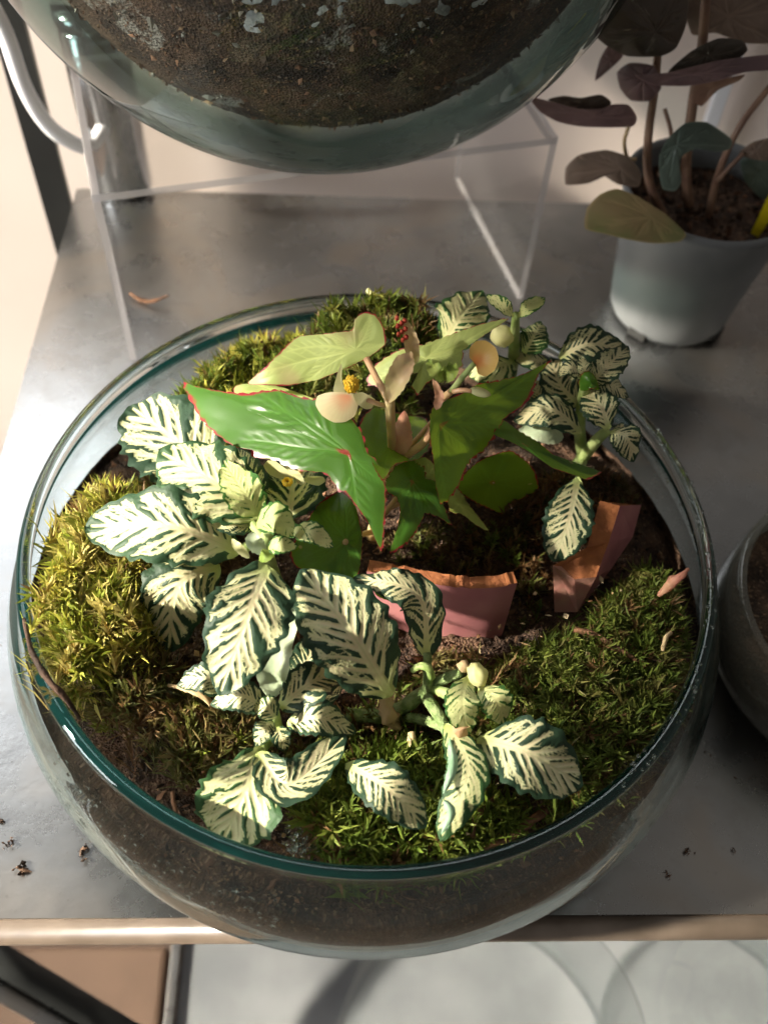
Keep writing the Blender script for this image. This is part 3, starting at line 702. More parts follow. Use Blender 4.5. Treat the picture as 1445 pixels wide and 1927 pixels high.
# ------------------------------------------------------------------ moss cushions
def inpoly(x, y, P):
    r = False; j = len(P) - 1
    for i in range(len(P)):
        if (P[i][1] > y) != (P[j][1] > y) and x < (P[j][0] - P[i][0]) * (y - P[i][1]) / (P[j][1] - P[i][1]) + P[i][0]: r = not r
        j = i
    return r
def polydist(x, y, P):
    best = 9
    for (ax, ay), (bx, by) in zip(P, P[1:] + P[:1]):
        dx, dy = bx - ax, by - ay; t = max(0, min(1, ((x - ax) * dx + (y - ay) * dy) / (dx * dx + dy * dy)))
        best = min(best, math.hypot(x - ax - t * dx, y - ay - t * dy))
    return best
def moss(label, outline, zt, zbase, step, length, width, palette, nleaf=20, lean=0.35, seed=1, clump=0.004, brown=0.12):
    rng = np.random.default_rng(seed)
    P = [tuple(W(a, b, zt)[:2]) for a, b in outline]
    xs = [p[0] for p in P]; ys = [p[1] for p in P]
    V, Fc, C = [], [], []; cnt = 0
    x = min(xs)
    V_ = []; C_ = []; 
    while x < max(xs):
        y = min(ys)
        while y < max(ys):
            px, py = x + rng.uniform(-.6, .6) * step, y + rng.uniform(-.6, .6) * step
            y += step
            if not inpoly(px, py, P): continue
            d = math.hypot(px - BC.x, py - BC.y)
            if d > (0.1205 if zt > .078 else 0.1225): continue
            e = min(1.0, polydist(px, py, P) / 0.014)
            top = zbase + (zt - zbase) * math.sqrt(max(0.0, 1 - (1 - e) ** 2))
            nz = mnoise.noise(Vector((px * 70, py * 70, seed)))
            top += clump * nz + rng.uniform(-.0015, .0015)
            ax = np.array([rng.normal(0, lean), rng.normal(0, lean), 1.0]); 
            gxn = mnoise.noise(Vector((px * 60, py * 60, seed + 9))); gyn = mnoise.noise(Vector((px * 60, py * 60, seed + 19)))
            ax += np.array([gxn, gyn, 0]) * 0.9; ax /= np.linalg.norm(ax)
            t1 = np.cross(ax, [0.3, 0.9, 0.1]); t1 /= np.linalg.norm(t1); t2 = np.cross(ax, t1)
            col = np.array(palette[rng.integers(len(palette))]) * rng.uniform(.7, 1.3)
            if rng.random() < brown: col = np.array((0.16, 0.095, 0.04)) * rng.uniform(.6, 1.3)
            sc = rng.uniform(.65, 1.3); stem = length * sc * rng.uniform(.8, 1.2)
            base = np.array([px, py, top]) - ax * stem
            for k in range(nleaf):
                f = (k + rng.random()) / nleaf
                a = k * 2.4 + rng.uniform(-.3, .3); out = math.cos(a) * t1 + math.sin(a) * t2
                el = rng.uniform(.35, 1.0) + 0.75 * f
                dr = ax * math.sin(min(el, 1.5)) + out * math.cos(min(el, 1.5))
                L = sc * length * rng.uniform(.55, 1.05) * (1.05 - .35 * f); w = width * rng.uniform(.6, 1.15)
                b = base + ax * stem * f * .92
                sd = np.cross(dr, ax); sd /= (np.linalg.norm(sd) + 1e-9)
                mid = b + dr * L * .55 + ax * L * .04; tip = b + dr * L + out * L * rng.uniform(0, .22) - ax * L * rng.uniform(-.05, .15)
                V_ += [b - sd * w * .32, b + sd * w * .32, mid - sd * w * .5, mid + sd * w * .5, tip]
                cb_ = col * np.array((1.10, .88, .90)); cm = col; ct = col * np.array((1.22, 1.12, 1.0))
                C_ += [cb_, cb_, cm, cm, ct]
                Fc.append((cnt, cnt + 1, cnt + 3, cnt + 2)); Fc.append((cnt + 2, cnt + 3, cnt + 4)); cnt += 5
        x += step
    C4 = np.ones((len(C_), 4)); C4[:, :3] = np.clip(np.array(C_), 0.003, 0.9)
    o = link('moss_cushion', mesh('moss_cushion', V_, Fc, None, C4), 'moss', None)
    return tag(o, label, 'moss', 'moss in the glass bowl', 'stuff')
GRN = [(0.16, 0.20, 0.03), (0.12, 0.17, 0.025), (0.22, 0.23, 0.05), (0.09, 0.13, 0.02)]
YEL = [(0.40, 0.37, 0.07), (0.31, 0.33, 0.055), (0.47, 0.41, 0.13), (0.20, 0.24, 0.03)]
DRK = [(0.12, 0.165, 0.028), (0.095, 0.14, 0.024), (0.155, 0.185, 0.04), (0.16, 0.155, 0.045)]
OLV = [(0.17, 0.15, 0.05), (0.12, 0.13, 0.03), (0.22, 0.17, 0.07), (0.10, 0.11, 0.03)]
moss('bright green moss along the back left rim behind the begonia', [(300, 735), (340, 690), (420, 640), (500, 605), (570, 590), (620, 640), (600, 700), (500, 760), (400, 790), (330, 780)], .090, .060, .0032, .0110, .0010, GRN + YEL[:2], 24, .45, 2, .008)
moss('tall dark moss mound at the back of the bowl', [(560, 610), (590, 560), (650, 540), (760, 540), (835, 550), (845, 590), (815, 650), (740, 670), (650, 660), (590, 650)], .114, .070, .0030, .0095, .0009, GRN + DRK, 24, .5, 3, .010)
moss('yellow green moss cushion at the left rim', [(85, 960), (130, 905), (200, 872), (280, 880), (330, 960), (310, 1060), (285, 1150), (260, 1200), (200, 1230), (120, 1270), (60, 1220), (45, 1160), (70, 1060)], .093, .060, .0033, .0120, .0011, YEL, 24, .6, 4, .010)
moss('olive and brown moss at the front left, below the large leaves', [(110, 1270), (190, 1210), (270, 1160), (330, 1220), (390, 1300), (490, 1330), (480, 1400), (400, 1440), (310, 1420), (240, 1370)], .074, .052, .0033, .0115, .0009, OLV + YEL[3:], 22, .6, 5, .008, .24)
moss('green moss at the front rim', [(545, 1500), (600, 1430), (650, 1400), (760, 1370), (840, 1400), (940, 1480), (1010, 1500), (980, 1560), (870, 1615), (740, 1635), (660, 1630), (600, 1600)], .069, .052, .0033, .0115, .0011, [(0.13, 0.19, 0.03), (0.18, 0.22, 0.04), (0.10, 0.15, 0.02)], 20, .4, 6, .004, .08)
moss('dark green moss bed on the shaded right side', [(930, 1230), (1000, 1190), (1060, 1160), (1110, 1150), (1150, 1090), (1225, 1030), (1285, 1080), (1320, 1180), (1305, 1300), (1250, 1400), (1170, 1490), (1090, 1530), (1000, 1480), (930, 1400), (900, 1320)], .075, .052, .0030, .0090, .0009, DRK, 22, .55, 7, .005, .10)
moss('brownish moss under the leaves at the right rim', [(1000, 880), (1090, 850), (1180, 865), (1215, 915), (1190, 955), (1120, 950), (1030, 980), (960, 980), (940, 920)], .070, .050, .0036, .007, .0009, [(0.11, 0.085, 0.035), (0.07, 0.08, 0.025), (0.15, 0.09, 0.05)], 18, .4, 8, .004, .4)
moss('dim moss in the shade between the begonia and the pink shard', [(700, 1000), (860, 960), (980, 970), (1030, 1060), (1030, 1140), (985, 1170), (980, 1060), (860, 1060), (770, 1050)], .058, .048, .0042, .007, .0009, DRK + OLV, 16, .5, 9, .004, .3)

moss('sparse olive moss around the stems at the front centre', [(540, 1290), (640, 1330), (730, 1300), (800, 1220), (900, 1210), (930, 1300), (900, 1400), (800, 1390), (700, 1400), (600, 1440), (520, 1440)], .058, .048, .0036, .0095, .0009, OLV + DRK, 18, .6, 10, .005, .3)
moss('small moss patch on the left soil under the veined leaves', [(240, 880), (330, 860), (420, 930), (420, 1020), (330, 1060), (280, 1000)], .064, .050, .0036, .0100, .0010, YEL[1:] + DRK, 18, .5, 11, .005, .2)
# ================================================================== plants with white veined leaves
# --- large plant on the left
p = thing('fittonia_plant', W(510, 1090, .05), 'largest white veined plant on the left, bright leaves reaching to the left rim', 'plant', 'white veined plants in the bowl')
tube('stem', [W(530, 1120, .05), W(515, 1080, .075), W(500, 1030, .104), W(505, 1000, .115)], [.0028, .0024, .002], 'stem', p)
tube('stem', [W(500, 1040, .100), W(478, 1025, .100), W(450, 1036, .100)], [.0020, .0017], 'stem', p, 10)
tube('stem', [W(500, 1015, .106), W(475, 985, .106), W(455, 960, .106)], [.0020, .0016], 'stem', p, 10)
leaf(p, [(405, 905, .098), (330, 830, .106), (245, 765, .099)], 190, cup=.10, pk=.52, sharp=.5)
leaf(p, [(490, 975, .108), (400, 905, .117), (300, 850, .110)], 165, cup=-.10, pk=.55, sharp=.48, young=.18)
leaf(p, [(455, 1038, .101), (320, 990, .112), (163, 990, .098)], 158, cup=.06, pk=.54, sharp=.5, young=.08)
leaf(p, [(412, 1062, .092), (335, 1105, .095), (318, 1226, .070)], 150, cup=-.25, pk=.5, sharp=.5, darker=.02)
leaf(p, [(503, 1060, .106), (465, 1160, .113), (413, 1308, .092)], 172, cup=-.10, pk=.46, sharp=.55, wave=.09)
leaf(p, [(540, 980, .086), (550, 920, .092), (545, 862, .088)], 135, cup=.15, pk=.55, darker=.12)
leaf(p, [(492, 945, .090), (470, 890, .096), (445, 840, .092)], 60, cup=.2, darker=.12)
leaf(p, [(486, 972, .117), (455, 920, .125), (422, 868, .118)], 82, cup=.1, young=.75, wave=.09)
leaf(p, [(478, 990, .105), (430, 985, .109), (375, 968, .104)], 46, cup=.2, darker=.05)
leaf(p, [(482, 990, .122), (520, 975, .130), (552, 1010, .120)], 66, cup=-.15, young=.75, roll=12, pk=.45)
leaf(p, [(552, 1000, .116), (590, 1003, .120), (628, 1030, .113)], 46, cup=.1, young=.5)
leaf(p, [(505, 1032, .119), (530, 1025, .122), (560, 1028, .118)], 38, cup=.2, young=.6)
leaf(p, [(540, 1005, .117), (560, 1000, .120), (572, 1018, .116)], 28, cup=.2, young=.6)
leaf(p, [(510, 1038, .116), (500, 1046, .118), (488, 1054, .115)], 26, 'limeleaf', cup=.3)
leaf(p, [(500, 1040, .112), (478, 1020, .116), (478, 1000, .117)], 34, 'underleaf', cup=.3)
leaf(p, [(470, 1050, .104), (448, 1030, .108), (437, 1014, .107)], 18, 'petalw', cup=.3)

# --- centre plant: big leaf before the pink shard, twisted leaf, front right shoot
q = thing('fittonia_plant', W(735, 1345, .052), 'white veined plant at the front centre with thick fuzzy stems and a twisted leaf', 'plant', 'white veined plants in the bowl')
leaf(q, [(737, 1312, .074), (660, 1190, .100), (566, 1072, .098)], 178, cup=-.06, pk=.5, sharp=.52, wave=.05, label='broad cream leaf leaning before the pink shard')
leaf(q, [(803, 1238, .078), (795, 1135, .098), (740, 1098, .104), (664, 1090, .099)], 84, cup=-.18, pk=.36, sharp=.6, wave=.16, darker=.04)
leaf(q, [(705, 1110, .094), (735, 1118, .095), (758, 1132, .090)], 30, 'beg', cup=.3)
tube('stem', [W(805, 1305, .066), W(806, 1270, .074), W(803, 1228, .080)], [0.00198, 0.00175, 0.00137], 'hairy', q, 14, rough=.3)
tube('stem', [W(655, 1345, .054), W(730, 1345, .058), W(795, 1305, .066), W(812, 1290, .068)], [0.00243, 0.00258, 0.00258, 0.00228], 'hairy', q, 20, rough=.3)
tube('stem', [W(800, 1308, .067), W(832, 1360, .070), W(850, 1400, .072)], [0.00213, 0.00198, 0.00167], 'hairy', q, 14, rough=.3)
tube('stem', [W(765, 1350, .060), W(800, 1356, .062), W(832, 1366, .066)], [0.00167, 0.00182, 0.00198], 'hairy', q, 14, rough=.3)
tube('stem', [W(810, 1290, .068), W(840, 1276, .074), W(868, 1264, .078)], [0.00198, 0.00182, 0.00167], 'hairy', q, 14, rough=.3)
tube('stem', [W(816, 1296, .069), W(840, 1305, .072), W(862, 1310, .073)], [.0016, .002, .0016], 'stem', q, 10)
tube('tendril', [W(776, 1262, .080), W(790, 1253, .083), W(806, 1258, .083), W(812, 1275, .078)], [.0010, .0014, .0013], 'stem', q, 14)
tube('withered_node', [W(722, 1310, .070), W(728, 1335, .066), W(735, 1355, .062), W(752, 1370, .058)], [.0018, .0026, .0030, .0012], 'straw', q, 20, rough=.7)
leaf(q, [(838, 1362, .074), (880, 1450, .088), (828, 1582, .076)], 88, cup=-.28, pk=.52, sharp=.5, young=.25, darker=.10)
leaf(q, [(846, 1388, .080), (852, 1440, .089), (832, 1500, .088)], 20, 'rolled', cup=-.9, wave=.25, name='rolled_margin')
leaf(q, [(836, 1505, .088), (848, 1530, .087), (830, 1572, .080)], 20, 'rolled', cup=-.9, wave=.25, name='rolled_margin')
leaf(q, [(878, 1272, .080), (870, 1320, .092), (880, 1388, .078)], 72, cup=-.15, young=.55, pk=.52)
leaf(q, [(868, 1352, .082), (868, 1372, .083), (878, 1390, .079)], 34, 'bract', cup=-.2)
leaf(q, [(900, 1288, .080), (932, 1315, .090), (948, 1364, .078)], 68, cup=-.12, young=.5, pk=.55)
blob('rolled_bud', W(898, 1270, .085), (.0042, .0030, .0032), 'petalw', q, U, .25)
blob('dry_tip', W(872, 1255, .084), (.0022, .0018, .0022), 'straw', q, None, .5, 2)
leaf(q, [(898, 1388, .076), (990, 1415, .092), (1096, 1478, .080)], 150, cup=-.05, pk=.55, sharp=.5)
leaf(q, [(650, 1438, .072), (725, 1480, .088), (802, 1556, .076)], 100, cup=-.10, pk=.52, sharp=.5)

# --- small rosette and the cupped leaves in front of it
r = thing('fittonia_plant', W(515, 1370, .05), 'small white veined rosette at the front left with a cupped leaf touching the front rim', 'plant', 'white veined plants in the bowl')
tube('stem', [W(525, 1390, .050), W(520, 1365, .064), W(515, 1340, .078)], [.0024, .0022, .0020], 'stem', r, 12)
tube('stem', [W(515, 1385, .055), W(500, 1400, .064), W(490, 1412, .070)], [.002, .002], 'stem', r, 10)
leaf(r, [(510, 1318, .076), (520, 1225, .092), (560, 1130, .090)], 62, 'underleaf', cup=.3, wave=.2, label='pale leaf turned over to show its underside')
leaf(r, [(526, 1332, .076), (585, 1285, .086), (650, 1258, .076)], 86, cup=.1, pk=.45)
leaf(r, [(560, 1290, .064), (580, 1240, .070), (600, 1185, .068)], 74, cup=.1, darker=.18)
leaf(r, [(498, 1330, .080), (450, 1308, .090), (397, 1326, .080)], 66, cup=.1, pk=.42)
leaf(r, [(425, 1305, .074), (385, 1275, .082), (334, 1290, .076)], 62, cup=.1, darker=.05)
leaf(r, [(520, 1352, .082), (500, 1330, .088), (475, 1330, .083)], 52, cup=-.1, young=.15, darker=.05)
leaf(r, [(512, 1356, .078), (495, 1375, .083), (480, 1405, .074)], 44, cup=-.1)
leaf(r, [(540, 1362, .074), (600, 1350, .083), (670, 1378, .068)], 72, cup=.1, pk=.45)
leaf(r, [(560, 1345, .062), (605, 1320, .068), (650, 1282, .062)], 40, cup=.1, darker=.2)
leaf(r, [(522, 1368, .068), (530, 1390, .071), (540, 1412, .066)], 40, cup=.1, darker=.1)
leaf(r, [(494, 1404, .072), (460, 1490, .078), (420, 1582, .066)], 172, cup=.16, pk=.62, sharp=.46, young=.22, wave=.08)
leaf(r, [(484, 1416, .076), (545, 1475, .078), (652, 1382, .074)], 92, cup=.02, fold=.22, pk=.5, sharp=.5, roll=-8)

# --- right side shoots
g_ = thing('fittonia_shoot', W(1090, 890, .055), 'single hanging veined leaf on a thin stalk beside the leaning orange shard', 'plant', 'white veined plants in the bowl')
tube('stem', [W(1100, 860, .060), W(1092, 885, .085), W(1086, 905, .093)], [.0016, .0012], 'stem', g_, 10)
leaf(g_, [(1086, 898, .094), (1072, 970, .098), (1042, 1057, .080)], 98, cup=-.08, pk=.56, sharp=.52)
h = thing('fittonia_plant', W(1110, 850, .055), 'white veined plant at the right rim, in the shade near the grey pot', 'plant', 'white veined plants in the bowl')
tube('stem', [W(1085, 875, .055), W(1105, 850, .075), W(1125, 825, .090), W(1145, 808, .094)], [.0026, .0024, .0020], 'stem', h, 14)
tube('stem', [W(1095, 860, .065), W(1090, 800, .090), W(1098, 740, .110), W(1103, 712, .118)], [.0024, .0022, .0018], 'stem', h, 14)
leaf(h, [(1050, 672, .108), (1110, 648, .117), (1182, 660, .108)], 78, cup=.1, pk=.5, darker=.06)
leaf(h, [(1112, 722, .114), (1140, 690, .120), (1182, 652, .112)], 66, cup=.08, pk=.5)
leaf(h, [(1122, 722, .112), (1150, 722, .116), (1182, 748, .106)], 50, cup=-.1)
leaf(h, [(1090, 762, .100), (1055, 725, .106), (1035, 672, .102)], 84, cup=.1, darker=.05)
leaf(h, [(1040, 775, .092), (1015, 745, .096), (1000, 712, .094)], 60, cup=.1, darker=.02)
leaf(h, [(1095, 815, .098), (1035, 770, .108), (966, 792, .096)], 72, cup=-.15, pk=.5)
leaf(h, [(1060, 822, .090), (1020, 812, .094), (975, 808, .090)], 48, 'underleaf', cup=.1)
leaf(h, [(1145, 808, .106), (1130, 765, .114), (1100, 733, .110)], 76, cup=-.08, pk=.52)
leaf(h, [(1148, 812, .104), (1178, 822, .110), (1192, 868, .098)], 66, cup=-.12, pk=.5)
leaf(h, [(1150, 815, .103), (1160, 812, .105), (1172, 796, .104)], 28, cup=.1)
leaf(h, [(1102, 708, .120), (1098, 688, .124), (1093, 672, .122)], 36, cup=-.2, young=.1)
leaf(h, [(1098, 712, .119), (1072, 690, .124), (1048, 708, .117)], 32, cup=-.2)
leaf(h, [(1092, 735, .116), (1110, 712, .122), (1128, 732, .114)], 40, 'beg', cup=-.4)
i_ = thing('fittonia_plant', W(955, 660, .07), 'back white veined plant with a tiny two leaved sprout rising above the rim', 'plant', 'white veined plants in the bowl')
tube('stem', [W(960, 720, .070), W(966, 670, .100), W(968, 630, .118), W(970, 592, .132)], [.0024, .0024, .0020, .0014], 'stem', i_, 16)
leaf(i_, [(830, 652, .105), (862, 600, .122), (905, 548, .112)], 112, cup=-.12, pk=.5, sharp=.5, young=.3)
leaf(i_, [(968, 598, .132), (950, 578, .138), (916, 554, .134)], 32, cup=.2, young=.5, pk=.6)
leaf(i_, [(972, 598, .132), (992, 580, .138), (1025, 560, .134)], 32, cup=.2, young=.75, pk=.6)
blob('leaf_bud', W(945, 632, .118), (.0046, .0040, .0044), 'petalw', i_, None, .15)
leaf(i_, [(985, 665, .108), (1005, 630, .118), (1018, 606, .112)], 66, cup=-.25, young=.3, darker=.25)
leaf(i_, [(965, 680, .100), (925, 690, .108), (878, 700, .100)], 76, cup=-.1, young=.35)
leaf(i_, [(1030, 680, .098), (1000, 676, .104), (962, 668, .100)], 46, cup=.1, young=.1)

# ================================================================== begonia
b = thing('begonia_plant', W(715, 960, .05), 'begonia with glossy green red edged leaves and peach flowers in the middle of the bowl', 'plant')
tube('stem', [W(700, 1010, .048), W(722, 915, .080), W(740, 870, .100), W(742, 858, .104)], [0.00250, 0.00234, 0.00203], 'bstem', b, 16)
tube('stem', [W(740, 866, .104), W(736, 810, .122), W(733, 752, .140)], [0.00164, 0.00156, 0.00172], 'bstem', b, 12)
tube('petiole', [W(732, 752, .140), W(712, 718, .142), W(690, 676, .141)], [0.00148, 0.00109, 0.00109], 'bstem', b, 12)
tube('stem', [W(745, 868, .104), W(775, 850, .112), W(806, 822, .120), W(826, 760, .130), W(850, 735, .136)], [0.00164, 0.00140, 0.00117], 'bstem', b, 16)
tube('petiole', [W(750, 862, .106), W(785, 825, .114), W(815, 790, .121)], [0.00094, 0.00078], 'bstem', b, 12)
tube('petiole', [W(706, 985, .060), W(685, 930, .088), W(662, 862, .126)], [0.00140, 0.00109], 'bstem', b, 12)
tube('petiole', [W(712, 980, .060), W(745, 940, .080), W(772, 900, .099)], [0.00125, 0.00109], 'bstem', b, 12)
tube('petiole', [W(704, 1000, .056), W(668, 1010, .068), W(650, 1020, .086)], [0.00125, 0.00109], 'bstem', b, 12)
tube('petiole', [W(725, 960, .060), W(850, 900, .080), W(930, 905, .086)], [0.00117, 0.00094], 'bstem', b, 12)
blade(b, [(345, 720), (372, 728), (420, 737), (470, 740), (520, 733), (565, 747), (612, 756), (652, 778), (680, 812), (690, 850), (708, 868), (724, 915), (724, 965), (718, 1037), (693, 985), (668, 948), (652, 926), (640, 925), (615, 892), (575, 886), (545, 880), (520, 866), (480, 861), (468, 846), (438, 840), (402, 812), (380, 790), (362, 760)],
      (655, 853), [(655, 853, .128), (345, 720, .124), (560, 760, .130), (718, 1035, .116)], 'beg', droop=.012, serr=3.6, buck=.0016, ripple=.0012, rings=34, npts=280, label='large glossy leaf pointing left')
blade(b, [(466, 722), (500, 690), (540, 650), (562, 633), (602, 629), (662, 621), (668, 600), (685, 587), (706, 592), (721, 615), (726, 646), (706, 664), (690, 674), (650, 694), (600, 714), (540, 726), (500, 724)],
      (668, 658), [(668, 658, .140), (470, 722, .128), (690, 590, .148)], 'begu', droop=.004, serr=1.2, label='pale green underside of an upturned leaf')
blade(b, [(466, 722), (520, 726), (570, 742), (594, 752), (560, 754), (500, 744), (440, 742), (444, 726)], (515, 736), [(515, 736, .118), (590, 750, .118), (450, 740, .117)], 'begu', serr=1.0, npts=80, rings=6)
blade(b, [(1036, 678), (1012, 706), (1000, 742), (985, 762), (946, 790), (935, 816), (906, 850), (880, 872), (870, 900), (851, 932), (830, 948), (820, 912), (815, 862), (808, 812), (811, 776), (830, 756), (870, 740), (902, 722), (960, 712), (1000, 697)],
      (828, 800), [(828, 800, .126), (1036, 678, .126), (832, 946, .104), (900, 850, .108)], 'beg', droop=.003, serr=3.6, rings=30, npts=240, label='upright leaf with a red petiole spot on the right of the flowers')
blade(b, [(733, 1042), (746, 1000), (753, 962), (746, 936), (728, 926), (725, 908), (741, 880), (770, 860), (787, 875), (798, 880), (801, 900), (820, 906), (832, 945), (849, 988), (830, 976), (802, 966), (790, 986), (776, 1010), (760, 1027)],
      (775, 905), [(775, 905, .100), (735, 1040, .086), (848, 985, .088)], 'beg', droop=.003, serr=3.6)
blade(b, [(928, 816), (946, 790), (975, 810), (1012, 832), (1050, 862), (1082, 886), (1110, 894), (1132, 888), (1106, 903), (1080, 894), (1040, 881), (1000, 853), (962, 832)],
      (985, 836), [(985, 836, .112), (1130, 890, .100), (935, 800, .114)], 'beg', droop=.003, serr=1.2)
blade(b, [(858, 912), (900, 868), (960, 848), (1002, 880), (1012, 922), (956, 950), (950, 968), (920, 957), (880, 937)], (925, 908), [(925, 908, .086), (1010, 920, .076), (860, 910, .088)], 'beg', droop=.003, serr=1.2)
blade(b, [(598, 950), (640, 922), (668, 950), (682, 1010), (678, 1060), (668, 1096), (630, 1088), (590, 1082), (555, 1064), (546, 1035), (575, 985)], (652, 1020), [(652, 1020, .090), (560, 1050, .080), (665, 1095, .078), (640, 925, .090)], 'beg', droop=.004, serr=1.2, label='dark green leaf in the shade under the large glossy leaf')
blade(b, [(676, 802), (700, 768), (742, 776), (802, 788), (812, 830), (792, 862), (742, 874), (720, 905), (700, 870)], (742, 826), [(742, 826, .104), (690, 790, .104), (800, 850, .098)], 'beg', droop=.003, serr=1.2)
blade(b, [(957, 599), (900, 638), (872, 658), (868, 690), (836, 702), (804, 720), (786, 742), (775, 726), (786, 702), (756, 704), (722, 728), (690, 722), (700, 692), (740, 664), (764, 654), (792, 650), (842, 632), (900, 611)],
      (800, 676), [(800, 676, .124), (957, 599, .138), (700, 715, .116)], 'begu', droop=.002, serr=3.6, label='pale spiky leaf seen from below, pink tip pointing right')
blade(b, [(843, 925), (862, 920), (882, 950), (900, 972), (919, 999), (898, 990), (870, 968), (846, 962)], (866, 948), [(866, 948, .082), (915, 995, .074), (845, 930, .086)], 'begu', serr=1.5, npts=80, rings=6)
blade(b, [(775, 868), (800, 860), (822, 880), (830, 915), (812, 935), (795, 905)], (805, 892), [(805, 892, .092), (825, 930, .088), (780, 870, .094)], 'begu', serr=1.0, npts=60, rings=5)
# bracts
leaf(b, [(730, 757, .141), (752, 705, .152), (771, 662, .150)], 44, 'bract', cup=.5, wave=.12, name='bract', pk=.5)
leaf(b, [(742, 866, .108), (755, 822, .118), (761, 772, .122)], 44, 'bractp', cup=-.5, wave=.1, name='bract', pk=.42)
leaf(b, [(778, 690, .126), (772, 640, .140), (758, 596, .146)], 30, 'bract', cup=.4, wave=.2, name='bract', pk=.4)
leaf(b, [(820, 772, .131), (826, 745, .137), (814, 712, .139)], 18, 'bractp', cup=.4, wave=.3, name='stipule')
for k in range(9):
    t = k / 8; blob('red_seed', W(754 + 8 * math.sin(k * 2.1) + 4 * (1 - t), 640 - 42 * t, .141 + .006 * t), (.0008, .0007, .0012), 'red', b, None, .5, 2)
leaf(b, [(835, 715, .130), (820, 700, .134), (804, 678, .132)], 30, 'limeleaf', cup=.4, wave=.3, name='bract')
leaf(b, [(835, 715, .130), (848, 700, .134), (850, 684, .132)], 30, 'limeleaf', cup=.4, wave=.3, name='bract')
# open flower
fl = thing('begonia_flower', W(655, 745, .135), 'peach begonia flower with a knob of yellow stamens, above the glossy leaf', 'flower', 'begonia flowers')
tube('stalk', [W(732, 765, .136), W(705, 758, .139), W(668, 742, .140)], [.0008, .0008], 'bstem', fl, 10)
blade(fl, [(598, 745), (620, 738), (648, 738), (668, 742), (674, 762), (668, 782), (650, 794), (628, 795), (606, 782), (594, 762)], (655, 745), [(655, 745, .142), (600, 760, .138), (640, 794, .134)], 'petal', droop=.003, serr=0, npts=70, rings=8, name='petal')
blade(fl, [(627, 736), (634, 706), (641, 685), (644, 690), (643, 712), (650, 736), (642, 744)], (640, 728), [(640, 728, .144), (640, 686, .152), (630, 738, .142)], 'petalw', serr=0, npts=50, rings=6, name='petal')
blade(fl, [(664, 742), (682, 738), (700, 748), (706, 752), (700, 768), (688, 770), (672, 760)], (672, 748), [(672, 748, .143), (704, 755, .139), (690, 770, .137)], 'petalw', droop=.002, serr=0, npts=50, rings=6, name='petal')
for k in range(30):
    a = k * 2.4; rr = 13 * math.sqrt((k + .5) / 30)
    c0 = W(661 + rr * math.cos(a), 724 + rr * math.sin(a) * 1.1, .147 + .004 * (1 - rr / 13)); blob('stamen', c0, (.00065, .00065, .0013), 'yellow', fl, Vector((math.cos(a) * .5, .2 - math.sin(a) * .5, 1)), 0, 1)
# closed amber flower at the right
f2 = thing('begonia_flower', W(910, 672, .145), 'closed amber kidney shaped begonia flower on the right', 'flower', 'begonia flowers')
tube('stalk', [W(850, 736, .136), W(868, 712, .142), W(892, 684, .148)], [.0011, .0009], 'stem', f2, 10)
blade(f2, [(884, 654), (896, 642), (914, 641), (932, 654), (938, 676), (930, 697), (914, 708), (900, 704), (896, 690), (892, 683), (883, 672)], (893, 682), [(893, 682, .149), (938, 676, .150), (912, 640, .152), (905, 706, .145)], 'petalo', droop=-.004, serr=0, npts=80, rings=9, name='petal')
blade(f2, [(886, 652), (900, 643), (918, 644), (934, 660), (934, 680), (924, 698), (910, 704), (898, 690), (886, 670)], (893, 681), [(893, 681, .146), (938, 676, .145), (912, 640, .147), (905, 706, .141)], 'petalo', droop=.004, serr=0, npts=80, rings=9, name='petal')
# flower under the big leaf
f3 = thing('begonia_flower', W(545, 895, .105), 'pale green begonia flower peeping out under the glossy leaf', 'flower', 'begonia flowers')
tube('stalk', [W(570, 880, .112), W(562, 892, .113)], [.0008, .0008], 'bstem', f3, 6)
blade(f3, [(496, 876), (505, 866), (520, 868), (534, 882), (560, 886), (568, 896), (548, 902), (522, 900), (504, 890)], (550, 892), [(550, 892, .114), (500, 874, .113), (540, 902, .110)], 'petalw', serr=0, npts=50, rings=6, name='petal')
blade(f3, [(552, 892), (566, 892), (574, 908), (566, 913), (556, 906)], (562, 900), [(562, 900, .115), (570, 910, .112), (552, 893, .115)], 'petalw', serr=0, npts=40, rings=5, name='petal')
blade(f3, [(572, 900), (590, 896), (608, 897), (612, 906), (600, 914), (584, 911)], (580, 902), [(580, 902, .114), (610, 905, .112), (590, 913, .111)], 'petalw', serr=0, npts=40, rings=5, name='petal')
for k in range(8): blob('stamen', W(541 + 7 * math.cos(k * 2.4), 907 + 5 * math.sin(k * 2.4), .113), (.0008, .0008, .0012), 'yellow', f3, None, 0, 1)
f4 = thing('begonia_bud', W(898, 738, .135), 'small pale yellow begonia bud before the right leaf', 'bud')
blob('bud', W(903, 738, .139), (.0016, .0014, .0036), 'petalw', f4, Vector((1, -.25, 0)), .1)
tube('stalk', [W(852, 737, .137), W(870, 734, .139), W(888, 736, .139)], [.0009, .0007], 'bstem', f4, 8)

